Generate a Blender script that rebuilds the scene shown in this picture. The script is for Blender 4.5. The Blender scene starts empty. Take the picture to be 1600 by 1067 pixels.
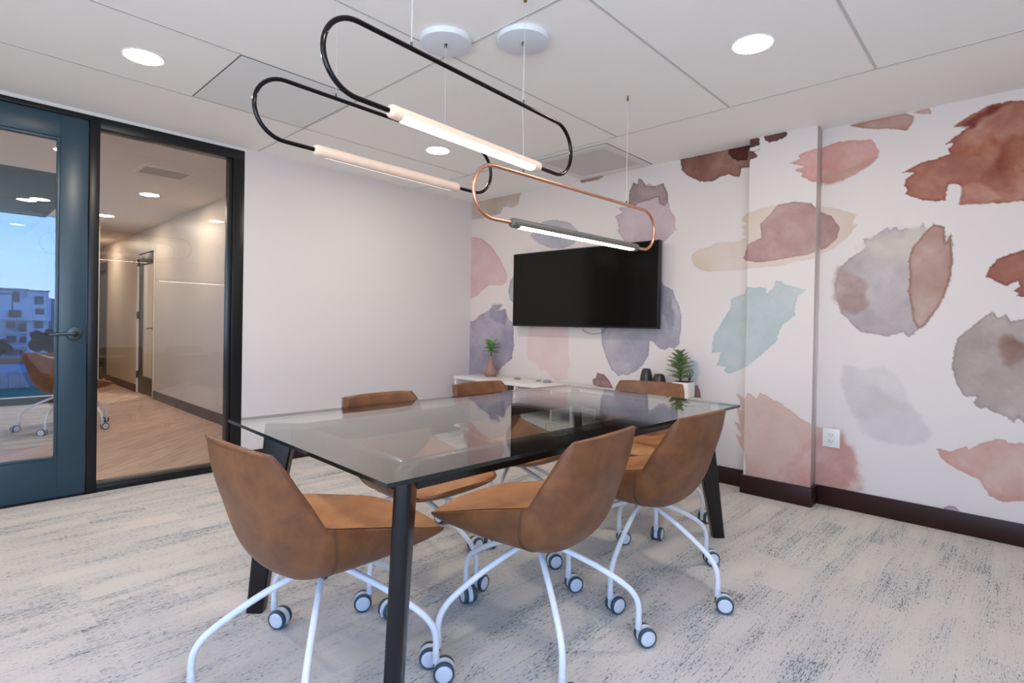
import bpy, bmesh, math, random
import numpy as np
from mathutils import Vector, Matrix

C = bpy.context.scene.collection
scene = bpy.context.scene
rnd = random.Random(7)
PI = math.pi

# ------------------------------------------------------------------ camera
CAM_Z = 1.1325
yaw, pitch, roll = 0.75423, -0.00707, -0.0175
fwd = Vector((math.cos(yaw)*math.cos(pitch), math.sin(yaw)*math.cos(pitch), math.sin(pitch)))
right = fwd.cross(Vector((0, 0, 1))).normalized()
down = fwd.cross(right)
cr, sr = math.cos(roll), math.sin(roll)
r2 = right*cr + down*sr
d2 = down*cr - right*sr
cam_data = bpy.data.cameras.new('camera')
cam = bpy.data.objects.new('camera', cam_data)
C.objects.link(cam)
M = Matrix((( r2.x, -d2.x, -fwd.x, 0), (r2.y, -d2.y, -fwd.y, 0), (r2.z, -d2.z, -fwd.z, CAM_Z), (0, 0, 0, 1)))
cam.matrix_world = M
cam_data.sensor_fit = 'HORIZONTAL'
cam_data.sensor_width = 36.0
cam_data.lens = 36.0*848.09/1600
cam_data.shift_y = (513.12-533.5)/1600
cam_data.clip_start = 0.05
cam_data.clip_end = 1000
scene.camera = cam

# ------------------------------------------------------------------ view, world, light
scene.view_settings.view_transform = 'Standard'
scene.view_settings.look = 'None'
scene.view_settings.gamma = 1
scene.view_settings.use_curve_mapping = False
scene.view_settings.exposure = 0.98
scene.cycles.max_bounces = 10
scene.cycles.diffuse_bounces = 5
scene.cycles.glossy_bounces = 5
scene.cycles.transparent_max_bounces = 16
scene.cycles.sample_clamp_indirect = 6.0
scene.cycles.use_denoising = True

world = bpy.data.worlds.new('dusk_sky')
scene.world = world
world.use_nodes = True
wn = world.node_tree
for n in list(wn.nodes): wn.nodes.remove(n)
wo = wn.nodes.new('ShaderNodeOutputWorld')
bg = wn.nodes.new('ShaderNodeBackground')
tc = wn.nodes.new('ShaderNodeTexCoord')
sx = wn.nodes.new('ShaderNodeSeparateXYZ')
rp = wn.nodes.new('ShaderNodeValToRGB')
wn.links.new(tc.outputs['Generated'], sx.inputs[0])
wn.links.new(sx.outputs['Z'], rp.inputs[0])
e = rp.color_ramp.elements
e[0].position = 0.0;  e[0].color = (0.80, 0.88, 0.98, 1)
e[1].position = 0.5;  e[1].color = (0.05, 0.20, 0.62, 1)
m_ = e.new(0.09); m_.color = (0.66, 0.83, 1.0, 1)
m_ = e.new(0.22); m_.color = (0.26, 0.50, 0.88, 1)
wn.links.new(rp.outputs[0], bg.inputs[0])
bg.inputs[1].default_value = 4.2
wn.links.new(bg.outputs[0], wo.inputs[0])

WARM = (1.0, 0.86, 0.72)
def area_lamp(name, loc, size, power, col, rot=(0, 0, 0), size_y=None, spread=None):
    l = bpy.data.lights.new(name, 'AREA')
    l.shape = 'RECTANGLE' if size_y else 'DISK'
    l.size = size
    if size_y: l.size_y = size_y
    l.energy = power; l.color = col
    if spread: l.spread = spread
    o = bpy.data.objects.new(name, l); C.objects.link(o)
    o.location = loc; o.rotation_euler = rot
    return o
# dusk daylight coming in through the window wall on the camera's right-rear side
for nm_, lc_, sz_, rt_ in (('window_portal', (-.62, -1.61, 1.34), 2.1, (PI/2, 0, 0)), ('rear_window_portal', (-2.01, .15, 1.34), 2.8, (0, -PI/2, 0))):
    p_ = area_lamp(nm_, lc_, sz_, 1, (1, 1, 1), rt_, 1.88)
    if nm_ == 'rear_window_portal': p_.data.size, p_.data.size_y = 1.88, 2.8
    p_.data.cycles.is_portal = True

# ------------------------------------------------------------------ helpers
def link(o, parent=None):
    C.objects.link(o)
    if parent: o.parent = parent
    return o
def obj(name, bm, mats, parent=None, smooth=True, angle=40):
    me = bpy.data.meshes.new(name)
    bmesh.ops.recalc_face_normals(bm, faces=bm.faces)
    bm.to_mesh(me); bm.free()
    if not isinstance(mats, (list, tuple)): mats = [mats]
    for m in mats: me.materials.append(m)
    o = bpy.data.objects.new(name, me)
    if smooth:
        me.polygons.foreach_set('use_smooth', [True]*len(me.polygons))
        me.set_sharp_from_angle(angle=math.radians(angle))
    return link(o, parent)
def thing(name, label, cat, loc=(0, 0, 0), rz=0.0, group=None):
    o = bpy.data.objects.new(name, None); C.objects.link(o)
    o.empty_display_size = .05
    o.location = loc; o.rotation_euler = (0, 0, rz)
    o['label'] = label; o['category'] = cat
    if group: o['group'] = group
    return o
def tag(o, label, cat, group=None, kind=None):
    o['label'] = label; o['category'] = cat
    if group: o['group'] = group
    if kind: o['kind'] = kind
    return o
def structure(o):
    o['kind'] = 'structure'; return o
def struct_empty(name, loc=(0, 0, 0)):
    o = bpy.data.objects.new(name, None); C.objects.link(o); o.location = loc
    o.empty_display_size = .05
    return structure(o)
def box(bm, x0, x1, y0, y1, z0, z1, mi=0, bev=0.0, seg=2):
    vs = [bm.verts.new((x, y, z)) for x in (x0, x1) for y in (y0, y1) for z in (z0, z1)]
    f = []
    for q in ((0, 1, 3, 2), (4, 6, 7, 5), (0, 4, 5, 1), (2, 3, 7, 6), (0, 2, 6, 4), (1, 5, 7, 3)):
        fc = bm.faces.new([vs[i] for i in q]); fc.material_index = mi; f.append(fc)
    if bev:
        es = list({e for fc in f for e in fc.edges})
        r = bmesh.ops.bevel(bm, geom=es, offset=bev, segments=seg, affect='EDGES', profile=.5)
        for fc in r['faces']: fc.material_index = mi
    return f
def BX(*a, **k):
    bm = bmesh.new(); box(bm, *a, **k); return bm
def tube(bm, pts, r, n=12, closed=False, mi=0, caps=True):
    pts = [Vector(p) for p in pts]
    N = len(pts); rings = []
    rr = r if isinstance(r, (list, tuple)) else [r]*N
    up = None
    for i, p in enumerate(pts):
        if closed: t = (pts[(i+1) % N]-pts[i-1]).normalized()
        else: t = (pts[min(i+1, N-1)]-pts[max(i-1, 0)]).normalized()
        if up is None:
            a = Vector((0, 0, 1)) if abs(t.z) < .9 else Vector((1, 0, 0))
            up = (a-t*a.dot(t)).normalized()
        else: up = (up-t*up.dot(t)).normalized()
        s = t.cross(up)
        rings.append([bm.verts.new(p+(up*math.cos(2*PI*k/n)+s*math.sin(2*PI*k/n))*rr[i]) for k in range(n)])
    M_ = N if closed else N-1
    for i in range(M_):
        a, b = rings[i], rings[(i+1) % N]
        for k in range(n):
            f = bm.faces.new((a[k], a[(k+1) % n], b[(k+1) % n], b[k])); f.material_index = mi
    if caps and not closed:
        f = bm.faces.new(rings[0][::-1]); f.material_index = mi
        f = bm.faces.new(rings[-1]); f.material_index = mi
def lathe(bm, prof, n=32, mi=0, mat=None):
    """prof: list of (radius, height); revolve round Z; mat: Matrix applied"""
    rings = []
    for r, h in prof:
        if r < 1e-6: ring = [bm.verts.new((0, 0, h))]
        else: ring = [bm.verts.new((r*math.cos(2*PI*k/n), r*math.sin(2*PI*k/n), h)) for k in range(n)]
        rings.append(ring)
    for a, b in zip(rings, rings[1:]):
        if len(a) == 1 and len(b) == 1: continue
        for k in range(n):
            k2 = (k+1) % n
            if len(a) == 1: f = bm.faces.new((a[0], b[k2], b[k]))
            elif len(b) == 1: f = bm.faces.new((a[k], a[k2], b[0]))
            else: f = bm.faces.new((a[k], a[k2], b[k2], b[k]))
            f.material_index = mi
    if mat is not None:
        bmesh.ops.transform(bm, matrix=mat, verts=[v for ring in rings for v in ring])
def catmull(P, n):
    P = [Vector(p) for p in P]; out = []
    Q = [P[0]*2-P[1]]+P+[P[-1]*2-P[-2]]
    for i in range(1, len(Q)-2):
        for k in range(n):
            t = k/n
            a, b, c, d = Q[i-1], Q[i], Q[i+1], Q[i+2]
            out.append(.5*((2*b)+(c-a)*t+(2*a-5*b+4*c-d)*t*t+(-a+3*b-3*c+d)*t*t*t))
    out.append(P[-1]); return out
def dup_tree(root, **kw):
    r = root.copy(); C.objects.link(r)
    for ch in list(root.children):
        c = ch.copy(); C.objects.link(c); c.parent = r; c.matrix_parent_inverse = ch.matrix_parent_inverse.copy()
        for g in list(ch.children):
            d = g.copy(); C.objects.link(d); d.parent = c; d.matrix_parent_inverse = g.matrix_parent_inverse.copy()
    return r

# ------------------------------------------------------------------ materials
def lin(c):
    return tuple(((v/255)/12.92 if v/255 <= .04045 else ((v/255+.055)/1.055)**2.4) for v in c)
def mat(name, col, rough=.5, metal=0.0, spec=.5, bump=None, coat=0.0, noise=None, sheen=0.0):
    m = bpy.data.materials.new(name); m.use_nodes = True
    nt = m.node_tree; b = nt.nodes['Principled BSDF']
    c = lin(col)
    b.inputs['Base Color'].default_value = (*c, 1)
    b.inputs['Roughness'].default_value = rough
    b.inputs['Metallic'].default_value = metal
    b.inputs['Specular IOR Level'].default_value = spec
    b.inputs['Coat Weight'].default_value = coat
    b.inputs['Sheen Weight'].default_value = sheen
    tcn = nt.nodes.new('ShaderNodeTexCoord')
    if noise:   # (scale, amount, second colour)
        nz = nt.nodes.new('ShaderNodeTexNoise'); nz.inputs['Scale'].default_value = noise[0]
        nz.inputs['Detail'].default_value = 6; nz.inputs['Roughness'].default_value = .62
        nt.links.new(tcn.outputs['Object'], nz.inputs['Vector'])
        mr = nt.nodes.new('ShaderNodeMapRange'); mr.inputs[1].default_value = .35; mr.inputs[2].default_value = .65
        mr.inputs[3].default_value = 0; mr.inputs[4].default_value = noise[1]
        nt.links.new(nz.outputs['Fac'], mr.inputs[0])
        mx = nt.nodes.new('ShaderNodeMix'); mx.data_type = 'RGBA'
        mx.inputs[6].default_value = (*c, 1); mx.inputs[7].default_value = (*lin(noise[2]), 1)
        nt.links.new(mr.outputs[0], mx.inputs[0]); nt.links.new(mx.outputs[2], b.inputs['Base Color'])
    if bump:    # (scale, strength, distance)
        nz = nt.nodes.new('ShaderNodeTexNoise'); nz.inputs['Scale'].default_value = bump[0]
        nz.inputs['Detail'].default_value = 3
        nt.links.new(tcn.outputs['Object'], nz.inputs['Vector'])
        bp = nt.nodes.new('ShaderNodeBump'); bp.inputs['Strength'].default_value = bump[1]; bp.inputs['Distance'].default_value = bump[2]
        nt.links.new(nz.outputs['Fac'], bp.inputs['Height']); nt.links.new(bp.outputs[0], b.inputs['Normal'])
    return m
def emit(name, col, strength):
    m = bpy.data.materials.new(name); m.use_nodes = True
    nt = m.node_tree
    for n in list(nt.nodes): nt.nodes.remove(n)
    o = nt.nodes.new('ShaderNodeOutputMaterial'); em = nt.nodes.new('ShaderNodeEmission')
    em.inputs[0].default_value = (*col, 1); em.inputs[1].default_value = strength
    nt.links.new(em.outputs[0], o.inputs[0]); return m
def pane_glass(name, tint=(1, 1, 1), gain=1.0, rough=0.0):
    """thin pane: clear transmission plus a Fresnel mirror reflection"""
    m = bpy.data.materials.new(name); m.use_nodes = True
    nt = m.node_tree
    for n in list(nt.nodes): nt.nodes.remove(n)
    o = nt.nodes.new('ShaderNodeOutputMaterial'); mx = nt.nodes.new('ShaderNodeMixShader')
    tr = nt.nodes.new('ShaderNodeBsdfTransparent'); tr.inputs[0].default_value = (*tint, 1)
    gl = nt.nodes.new('ShaderNodeBsdfAnisotropic'); gl.inputs['Roughness'].default_value = rough
    gl.inputs[0].default_value = (1, 1, 1, 1)
    ge = nt.nodes.new('ShaderNodeNewGeometry'); fr = nt.nodes.new('ShaderNodeFresnel')
    mi = nt.nodes.new('ShaderNodeMapRange'); mi.inputs[3].default_value = 1.5; mi.inputs[4].default_value = 1/1.5
    nt.links.new(ge.outputs['Backfacing'], mi.inputs[0]); nt.links.new(mi.outputs[0], fr.inputs['IOR'])
    mu = nt.nodes.new('ShaderNodeMath'); mu.operation = 'MULTIPLY'; mu.inputs[1].default_value = gain; mu.use_clamp = True
    nt.links.new(fr.outputs[0], mu.inputs[0]); nt.links.new(mu.outputs[0], mx.inputs[0])
    nt.links.new(tr.outputs[0], mx.inputs[1]); nt.links.new(gl.outputs[0], mx.inputs[2]); nt.links.new(mx.outputs[0], o.inputs[0])
    return m

def wood_floor_mat():
    m = bpy.data.materials.new('plank_floor'); m.use_nodes = True
    nt = m.node_tree; b = nt.nodes['Principled BSDF']; b.inputs['Roughness'].default_value = .42
    tcn = nt.nodes.new('ShaderNodeTexCoord'); mp = nt.nodes.new('ShaderNodeMapping')
    mp.inputs['Rotation'].default_value = (0, 0, math.radians(-45))
    nt.links.new(tcn.outputs['Object'], mp.inputs[0])
    br = nt.nodes.new('ShaderNodeTexBrick')
    br.inputs['Scale'].default_value = 1; br.inputs['Brick Width'].default_value = 1.2; br.inputs['Row Height'].default_value = .18
    br.inputs['Mortar Size'].default_value = .0012; br.inputs['Mortar Smooth'].default_value = .2
    br.inputs['Color1'].default_value = (*lin((214, 180, 154)), 1); br.inputs['Color2'].default_value = (*lin((188, 152, 128)), 1)
    br.inputs['Mortar'].default_value = (*lin((150, 120, 96)), 1)
    nt.links.new(mp.outputs[0], br.inputs[0])
    mp2 = nt.nodes.new('ShaderNodeMapping'); mp2.inputs['Scale'].default_value = (1.5, 14, 1)
    nt.links.new(mp.outputs[0], mp2.inputs[0])
    nz = nt.nodes.new('ShaderNodeTexNoise'); nz.inputs['Scale'].default_value = 2; nz.inputs['Detail'].default_value = 5
    nt.links.new(mp2.outputs[0], nz.inputs[0])
    mr = nt.nodes.new('ShaderNodeMapRange'); mr.inputs[1].default_value = .45; mr.inputs[2].default_value = .75; mr.inputs[4].default_value = .6
    nt.links.new(nz.outputs['Fac'], mr.inputs[0])
    mx = nt.nodes.new('ShaderNodeMix'); mx.data_type = 'RGBA'; mx.inputs[7].default_value = (*lin((128, 98, 78)), 1)
    nt.links.new(mr.outputs[0], mx.inputs[0]); nt.links.new(br.outputs[0], mx.inputs[6]); nt.links.new(mx.outputs[2], b.inputs['Base Color'])
    return m

def carpet_mat(name):
    """pale carpet planks, each with its own density of short dark dashes running along X"""
    m = bpy.data.materials.new(name); m.use_nodes = True
    nt = m.node_tree; N = nt.nodes; L = nt.links; b = N['Principled BSDF']
    b.inputs['Roughness'].default_value = .95; b.inputs['Specular IOR Level'].default_value = .1
    tcn = N.new('ShaderNodeTexCoord')
    def mapping(sc, loc=(0, 0, 0)):
        mp = N.new('ShaderNodeMapping'); mp.inputs['Scale'].default_value = sc; mp.inputs['Location'].default_value = loc
        L.new(tcn.outputs['Object'], mp.inputs[0]); return mp
    def noise(mp, sc, det=2, ro=.5):
        n = N.new('ShaderNodeTexNoise'); n.inputs['Scale'].default_value = sc; n.inputs['Detail'].default_value = det
        n.inputs['Roughness'].default_value = ro; L.new(mp.outputs[0], n.inputs[0]); return n
    def rng(src, a, b_, c, d):
        r = N.new('ShaderNodeMapRange'); r.inputs[1].default_value = a; r.inputs[2].default_value = b_
        r.inputs[3].default_value = c; r.inputs[4].default_value = d; L.new(src, r.inputs[0]); return r.outputs[0]
    def math_(op, a, b_):
        q = N.new('ShaderNodeMath'); q.operation = op
        for i, v in enumerate((a, b_)):
            if isinstance(v, (int, float)): q.inputs[i].default_value = v
            else: L.new(v, q.inputs[i])
        return q.outputs[0]
    # planks 1.0 x 0.25 m
    br = N.new('ShaderNodeTexBrick'); br.inputs['Scale'].default_value = 1
    br.inputs['Brick Width'].default_value = .5; br.inputs['Row Height'].default_value = .125; br.inputs['Mortar Size'].default_value = 0
    br.inputs['Color1'].default_value = (0, 0, 0, 1); br.inputs['Color2'].default_value = (1, 1, 1, 1)
    br.offset = .37; br.offset_frequency = 3; br.squash = .55; br.squash_frequency = 2
    L.new(mapping((1, 1, 1), (.13, .04, 0)).outputs[0], br.inputs[0])
    cell = br.outputs['Color']
    soft = noise(mapping((1.0, 5.5, 1)), 1.6, 3).outputs['Fac']       # broad streaky patches
    dens = math_('ADD', math_('MULTIPLY', rng(cell, 0, 1, -.5, .5), .20), rng(soft, .3, .7, -.16, .18))
    fine = noise(mapping((46, 250, 1)), 1.0, 2, .6).outputs['Fac']    # short dashes
    grain = noise(mapping((260, 330, 1)), 1.0, 1, .5).outputs['Fac']
    lines = noise(mapping((4.5, 95, 1), (5, 2, 0)), 1.0, 1).outputs['Fac']   # dashes line up in rows
    v = math_('ADD', math_('ADD', math_('MULTIPLY', fine, .95), math_('MULTIPLY', grain, .42)), math_('ADD', math_('MULTIPLY', dens, .50), math_('MULTIPLY', lines, .34)))
    mask = rng(v, .968, 1.035, 0, 1)
    sc2 = noise(mapping((9, 120, 1), (3, 1, 0)), 1.0, 2).outputs['Fac']
    mask2 = math_('MULTIPLY', rng(math_('ADD', sc2, math_('MULTIPLY', dens, .25)), .62, .72, 0, .22), rng(grain, .35, .6, .5, 1))
    mask = math_('MAXIMUM', mask, mask2)
    base = N.new('ShaderNodeMix'); base.data_type = 'RGBA'
    base.inputs[6].default_value = (*lin((214, 206, 198)), 1); base.inputs[7].default_value = (*lin((193, 193, 192)), 1)
    L.new(math_('ADD', rng(soft, .35, .68, 0, .55), rng(cell, 0, 1, -.10, .28)), base.inputs[0])
    b2 = N.new('ShaderNodeMix'); b2.data_type = 'RGBA'; b2.blend_type = 'MULTIPLY'
    b2.inputs[0].default_value = 1
    sh = N.new('ShaderNodeCombineXYZ')
    g = rng(grain, .3, .7, .86, 1.06)
    for i in range(3): L.new(g, sh.inputs[i])
    L.new(base.outputs[2], b2.inputs[6]); L.new(sh.outputs[0], b2.inputs[7])
    fin = N.new('ShaderNodeMix'); fin.data_type = 'RGBA'; fin.inputs[7].default_value = (*lin((70, 84, 92)), 1)
    L.new(math_('MULTIPLY', mask, .85), fin.inputs[0]); L.new(b2.outputs[2], fin.inputs[6]); L.new(fin.outputs[2], b.inputs['Base Color'])
    bp = N.new('ShaderNodeBump'); bp.inputs['Strength'].default_value = .35; bp.inputs['Distance'].default_value = .004
    L.new(grain, bp.inputs['Height']); L.new(bp.outputs[0], b.inputs['Normal'])
    return m

M_ = {}
M_['wall'] = mat('painted_wall', (218, 210, 208), .75, bump=(90, .05, .002))
M_['ceil'] = mat('ceiling_white', (247, 245, 240), .9, bump=(260, .08, .001))
M_['grid'] = mat('ceiling_grid_grey', (200, 200, 196), .7)
M_['white_paint'] = mat('white_trim', (224, 221, 218), .5)
M_['hall_wall'] = mat('hall_wall_paint', (206, 194, 180), .38)
M_['hall_ceil'] = mat('hall_ceiling', (232, 222, 212), .9)
M_['bb'] = mat('dark_baseboard', (48, 20, 17), .42, spec=.35, noise=(3, .5, (34, 15, 13)))
M_['hall_bb'] = mat('hall_baseboard', (72, 52, 42), .45)
M_['frame'] = mat('dark_frame', (13, 15, 18), .35, spec=.4)
M_['door'] = mat('door_slate', (32, 62, 78), .36, spec=.6, noise=(4, .3, (26, 52, 68)))
M_['steel_dark'] = mat('handle_metal', (78, 90, 98), .35, metal=.9)
M_['bronze'] = mat('bronze_frame', (74, 68, 60), .4, metal=.3)
M_['brass'] = mat('aged_brass', (140, 112, 70), .35, metal=.9)
M_['carpet'] = carpet_mat('carpet')
M_['planks'] = wood_floor_mat()
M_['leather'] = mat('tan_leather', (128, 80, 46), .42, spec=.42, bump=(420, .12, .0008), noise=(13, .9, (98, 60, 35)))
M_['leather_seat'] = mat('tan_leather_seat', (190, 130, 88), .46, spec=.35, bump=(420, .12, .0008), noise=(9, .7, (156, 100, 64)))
M_['thread'] = mat('dark_thread', (104, 70, 48), .7)
M_['white_metal'] = mat('white_powder_coat', (226, 228, 232), .35)
M_['caster_white'] = mat('caster_white_plastic', (214, 217, 224), .4)
M_['tire'] = mat('caster_slate_rubber', (58, 76, 86), .5)
M_['glass'] = pane_glass('clear_glass', (.97, .985, .98))
M_['win_glass'] = pane_glass('partition_glass', (.95, .95, .95), 1.0)
M_['out_glass'] = pane_glass('window_glass', (.95, .98, 1), 1.0)
M_['table_glass'] = pane_glass('table_glass', (.93, .965, .955), 1.0)
M_['glass_edge'] = mat('glass_edge_green', (10, 26, 24), .12, spec=.8)
M_['table_black'] = mat('black_stained_wood', (9, 9, 10), .26, spec=.5, bump=(60, .06, .001))
M_['tv_black'] = mat('tv_bezel', (16, 16, 18), .35)
M_['tv_screen'] = mat('tv_screen', (9, 6, 5), .14, spec=.28)
M_['black_tube'] = mat('black_lacquer_tube', (7, 5, 6), .13, spec=.3)
M_['copper'] = mat('copper_tube', (226, 168, 140), .28, metal=1.0)
M_['maple'] = mat('pale_maple', (232, 205, 184), .5, noise=(14, .5, (222, 190, 168)))
M_['dark_ash'] = mat('grey_stained_ash', (92, 90, 88), .5, noise=(10, .5, (76, 74, 72)))
M_['cable'] = mat('clear_cable', (190, 190, 188), .4)
M_['canopy'] = mat('white_canopy', (222, 226, 232), .35)
M_['led'] = emit('led_strip', (1.0, .93, .84), 9.0)
M_['led_soft'] = emit('led_strip_soft', (.95, .97, 1.0), .5)
M_['can'] = emit('downlight_lens', (1.0, .87, .74), 84.0)
M_['hallcan'] = emit('hall_downlight_lens', (1.0, .86, .70), 105.0)
M_['nookcan'] = emit('nook_downlight_lens', (1.0, .93, .85), 9.0)
M_['credenza'] = mat('white_laminate', (230, 226, 222), .4)
M_['cubby'] = mat('cubby_back', (120, 100, 84), .6)
M_['vase'] = mat('clay_vase', (156, 122, 106), .6)
M_['black_vase'] = mat('dark_ceramic', (46, 42, 42), .3, noise=(6, .5, (62, 50, 44)))
M_['pot'] = mat('white_pot', (232, 226, 220), .4)
M_['soil'] = mat('soil', (70, 50, 40), .9)
M_['leaf'] = mat('succulent_leaf', (134, 154, 98), .4, noise=(18, .8, (92, 118, 74)))
M_['leaf2'] = mat('rosette_leaf', (122, 162, 90), .4, noise=(20, .8, (72, 112, 58)))
M_['stem'] = mat('dark_stem', (60, 48, 40), .6)
M_['outlet'] = mat('outlet_plastic', (226, 226, 222), .35)
M_['slot'] = mat('outlet_slot', (40, 40, 42), .6)
M_['stone'] = mat('grey_stone', (150, 150, 156), .6)
# ------------------------------------------------------------------ room shell
XR, YL, H = 3.967, 4.350, 2.44          # tv wall plane, glass wall plane, ceiling height
XP, PY0, PY1 = 3.850, .972, 1.392       # pillar
X0, Y0 = -1.9, -1.5                     # walls behind the camera

structure(obj('floor', BX(X0, XR+.12, Y0-.1, YL+.05, -.1, 0), M_['carpet'], smooth=False))
ceil = structure(obj('ceiling', BX(X0, XR+.12, Y0-.1, YL+.12, H, H+.1), M_['ceil'], smooth=False))
bm = bmesh.new(); gw = .006
def gx(y, a, b): box(bm, a, b, y-gw, y+gw, H-.0025, H+.01)
def gy(x, a, b): box(bm, x-gw, x+gw, a, b, H-.0025, H+.01)
gx(3.572, X0, 3.205); gx(2.055, X0, 3.205); gx(1.283, 1.70, 3.205); gx(.553, X0, 3.205); gx(-.19, X0, 3.205); gx(-.94, X0, 3.205); gx(2.82, X0, 1.02)
gy(1.706, -1.5, 4.33); gy(3.205, -1.5, 4.33); gy(.21, -1.5, .553)
obj('ceiling_grid', bm, M_['grid'], ceil, smooth=False)

# wallpapered wall: one mesh, its watercolour pattern is a colour attribute
def vnoise(x, y, seed):
    """smooth value noise on numpy arrays"""
    xi = np.floor(x).astype(np.int64); yi = np.floor(y).astype(np.int64)
    fx = x-xi; fy = y-yi; fx = fx*fx*(3-2*fx); fy = fy*fy*(3-2*fy)
    def h(a, b):
        n = (a*374761393+b*668265263+seed*974634777) & 0xffffffff
        n = ((n ^ (n >> 13))*1274126177) & 0xffffffff
        return ((n ^ (n >> 16)) & 0xffff)/65535.0
    return (h(xi, yi)*(1-fx)+h(xi+1, yi)*fx)*(1-fy)+(h(xi, yi+1)*(1-fx)+h(xi+1, yi+1)*fx)*fy
def fbm(x, y, s, oct=4):
    v = 0; a = .5; t = 0
    for i in range(oct):
        v = v+a*vnoise(x*2**i, y*2**i, s+i*17); t += a; a *= .55
    return v/t
def poly_sdf(px, py, poly):
    """signed distance, negative inside"""
    d = np.full(px.shape, 1e9); inside = np.zeros(px.shape, bool)
    n = len(poly)
    for i in range(n):
        ax, ay = poly[i]; bx, by = poly[(i+1) % n]
        ex, ey = bx-ax, by-ay; L2 = ex*ex+ey*ey+1e-12
        wx, wy = px-ax, py-ay
        t = np.clip((wx*ex+wy*ey)/L2, 0, 1)
        dd = (wx-ex*t)**2+(wy-ey*t)**2
        d = np.minimum(d, dd)
        c = ((ay > py) != (by > py)) & (px < (bx-ax)*(py-ay)/((by-ay) if by != ay else 1e-12)+ax)
        inside ^= c
    d = np.sqrt(d)
    return np.where(inside, -d, d)
PAPER = np.array(lin((218, 208, 204)))
def paint(Yg, Zg, blots):
    col = np.zeros(Yg.shape+(3,)); col[:] = PAPER
    wash = fbm(Yg*1.3, Zg*1.3, 5)
    col *= (1-.03*(wash[..., None]-.5)*2)
    for idx, (c, edge, rag, soft, poly) in enumerate(blots):
        pa = np.array(poly); m0 = pa.min(0)-.06; m1 = pa.max(0)+.06
        sel = (Yg > m0[0]) & (Yg < m1[0]) & (Zg > m0[1]) & (Zg < m1[1])
        if not sel.any(): continue
        y = Yg[sel]; z = Zg[sel]
        wob = (fbm(y*60, z*75, 31+idx, 3)-.5)*.013*rag+(fbm(y*12, z*12, 77+idx, 2)-.5)*.012*rag
        d = poly_sdf(y, z, poly)+wob
        if soft > .01: d = d+(fbm(y*7, z*7, 57+idx, 4)-.5)*soft*2.2
        a = np.clip(-d/soft+.5, 0, 1); a = a*a*(3-2*a)
        if soft > .01: edge = edge*.35
        base = np.minimum(np.array(lin(c))*np.array((.99, .94, .885)), PAPER)
        n1 = fbm(y*5, z*5, 101+idx, 5); n2 = fbm(y*40, z*40, 211+idx, 2)
        n3 = fbm(y*13, z*13, 301+idx, 4); rim = np.exp(-(np.abs(n3-.5)/.018)**2)
        sat = 1+(n1-.5)*1.3+(n3-.5)*.35+rim*.10+(n2-.5)*.12                                        # pigment density
        sat = sat+edge*.75*np.exp(-(np.abs(d+.004)/.006)**2)+edge*.28*np.exp(-(np.abs(d)/.03))
        dens = np.clip(sat, .15, 2.6)[:, None]
        cc = PAPER*np.power(base/PAPER, dens)
        al = (a*.94)[:, None]
        col[sel] = col[sel]*(1-al)+cc*al
    return col
def attr_mat():
    m = bpy.data.materials.new('watercolour_wallpaper'); m.use_nodes = True
    nt = m.node_tree; b = nt.nodes['Principled BSDF']; b.inputs['Roughness'].default_value = .55; b.inputs['Specular IOR Level'].default_value = .3
    at = nt.nodes.new('ShaderNodeAttribute'); at.attribute_name = 'pattern'
    nt.links.new(at.outputs['Color'], b.inputs['Base Color']); return m
M_['paper'] = attr_mat()
def paper_grid(name, x, y0, y1, z0, z1, step, blots, extra=None):
    ny = int(round((y1-y0)/step))+1; nz = int(round((z1-z0)/step))+1
    ys = np.linspace(y0, y1, ny); zs = np.linspace(z0, z1, nz)
    Yg, Zg = np.meshgrid(ys, zs, indexing='ij')
    col = paint(Yg, Zg, blots)
    nv = ny*nz
    co = np.empty((nv, 3), np.float32); co[:, 0] = x; co[:, 1] = Yg.ravel(); co[:, 2] = Zg.ravel()
    i, j = np.meshgrid(np.arange(ny-1), np.arange(nz-1), indexing='ij')
    a = (i*nz+j).ravel(); quads = np.stack([a, a+1, a+nz+1, a+nz], 1).astype(np.int32)
    co = np.vstack([co, extra[0]]) if extra is not None else co
    q = np.vstack([quads, extra[1]+nv]).astype(np.int32) if extra is not None else quads
    me = bpy.data.meshes.new(name)
    me.vertices.add(len(co)); me.vertices.foreach_set('co', co.astype(np.float32).ravel())
    me.loops.add(len(q)*4); me.loops.foreach_set('vertex_index', q.ravel())
    me.polygons.add(len(q)); me.polygons.foreach_set('loop_start', np.arange(0, len(q)*4, 4, dtype=np.int32))
    me.update(calc_edges=True)
    ca = me.color_attributes.new('pattern', 'FLOAT_COLOR', 'POINT')
    full = np.ones((len(co), 4), np.float32); full[:, :3] = PAPER; full[:nv, :3] = col.reshape(-1, 3)
    ca.data.foreach_set('color', full.ravel())
    me.materials.append(M_['paper'])
    o = bpy.data.objects.new(name, me); return link(o)
def slab_extra(x0, x1, y0, y1, z0, z1, tint=None):
    v = np.array([(x, y, z) for x in (x0, x1) for y in (y0, y1) for z in (z0, z1)], np.float32)
    f = np.array([(4, 6, 7, 5), (0, 4, 5, 1), (2, 3, 7, 6), (0, 2, 6, 4), (1, 5, 7, 3)])
    return v, f
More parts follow.
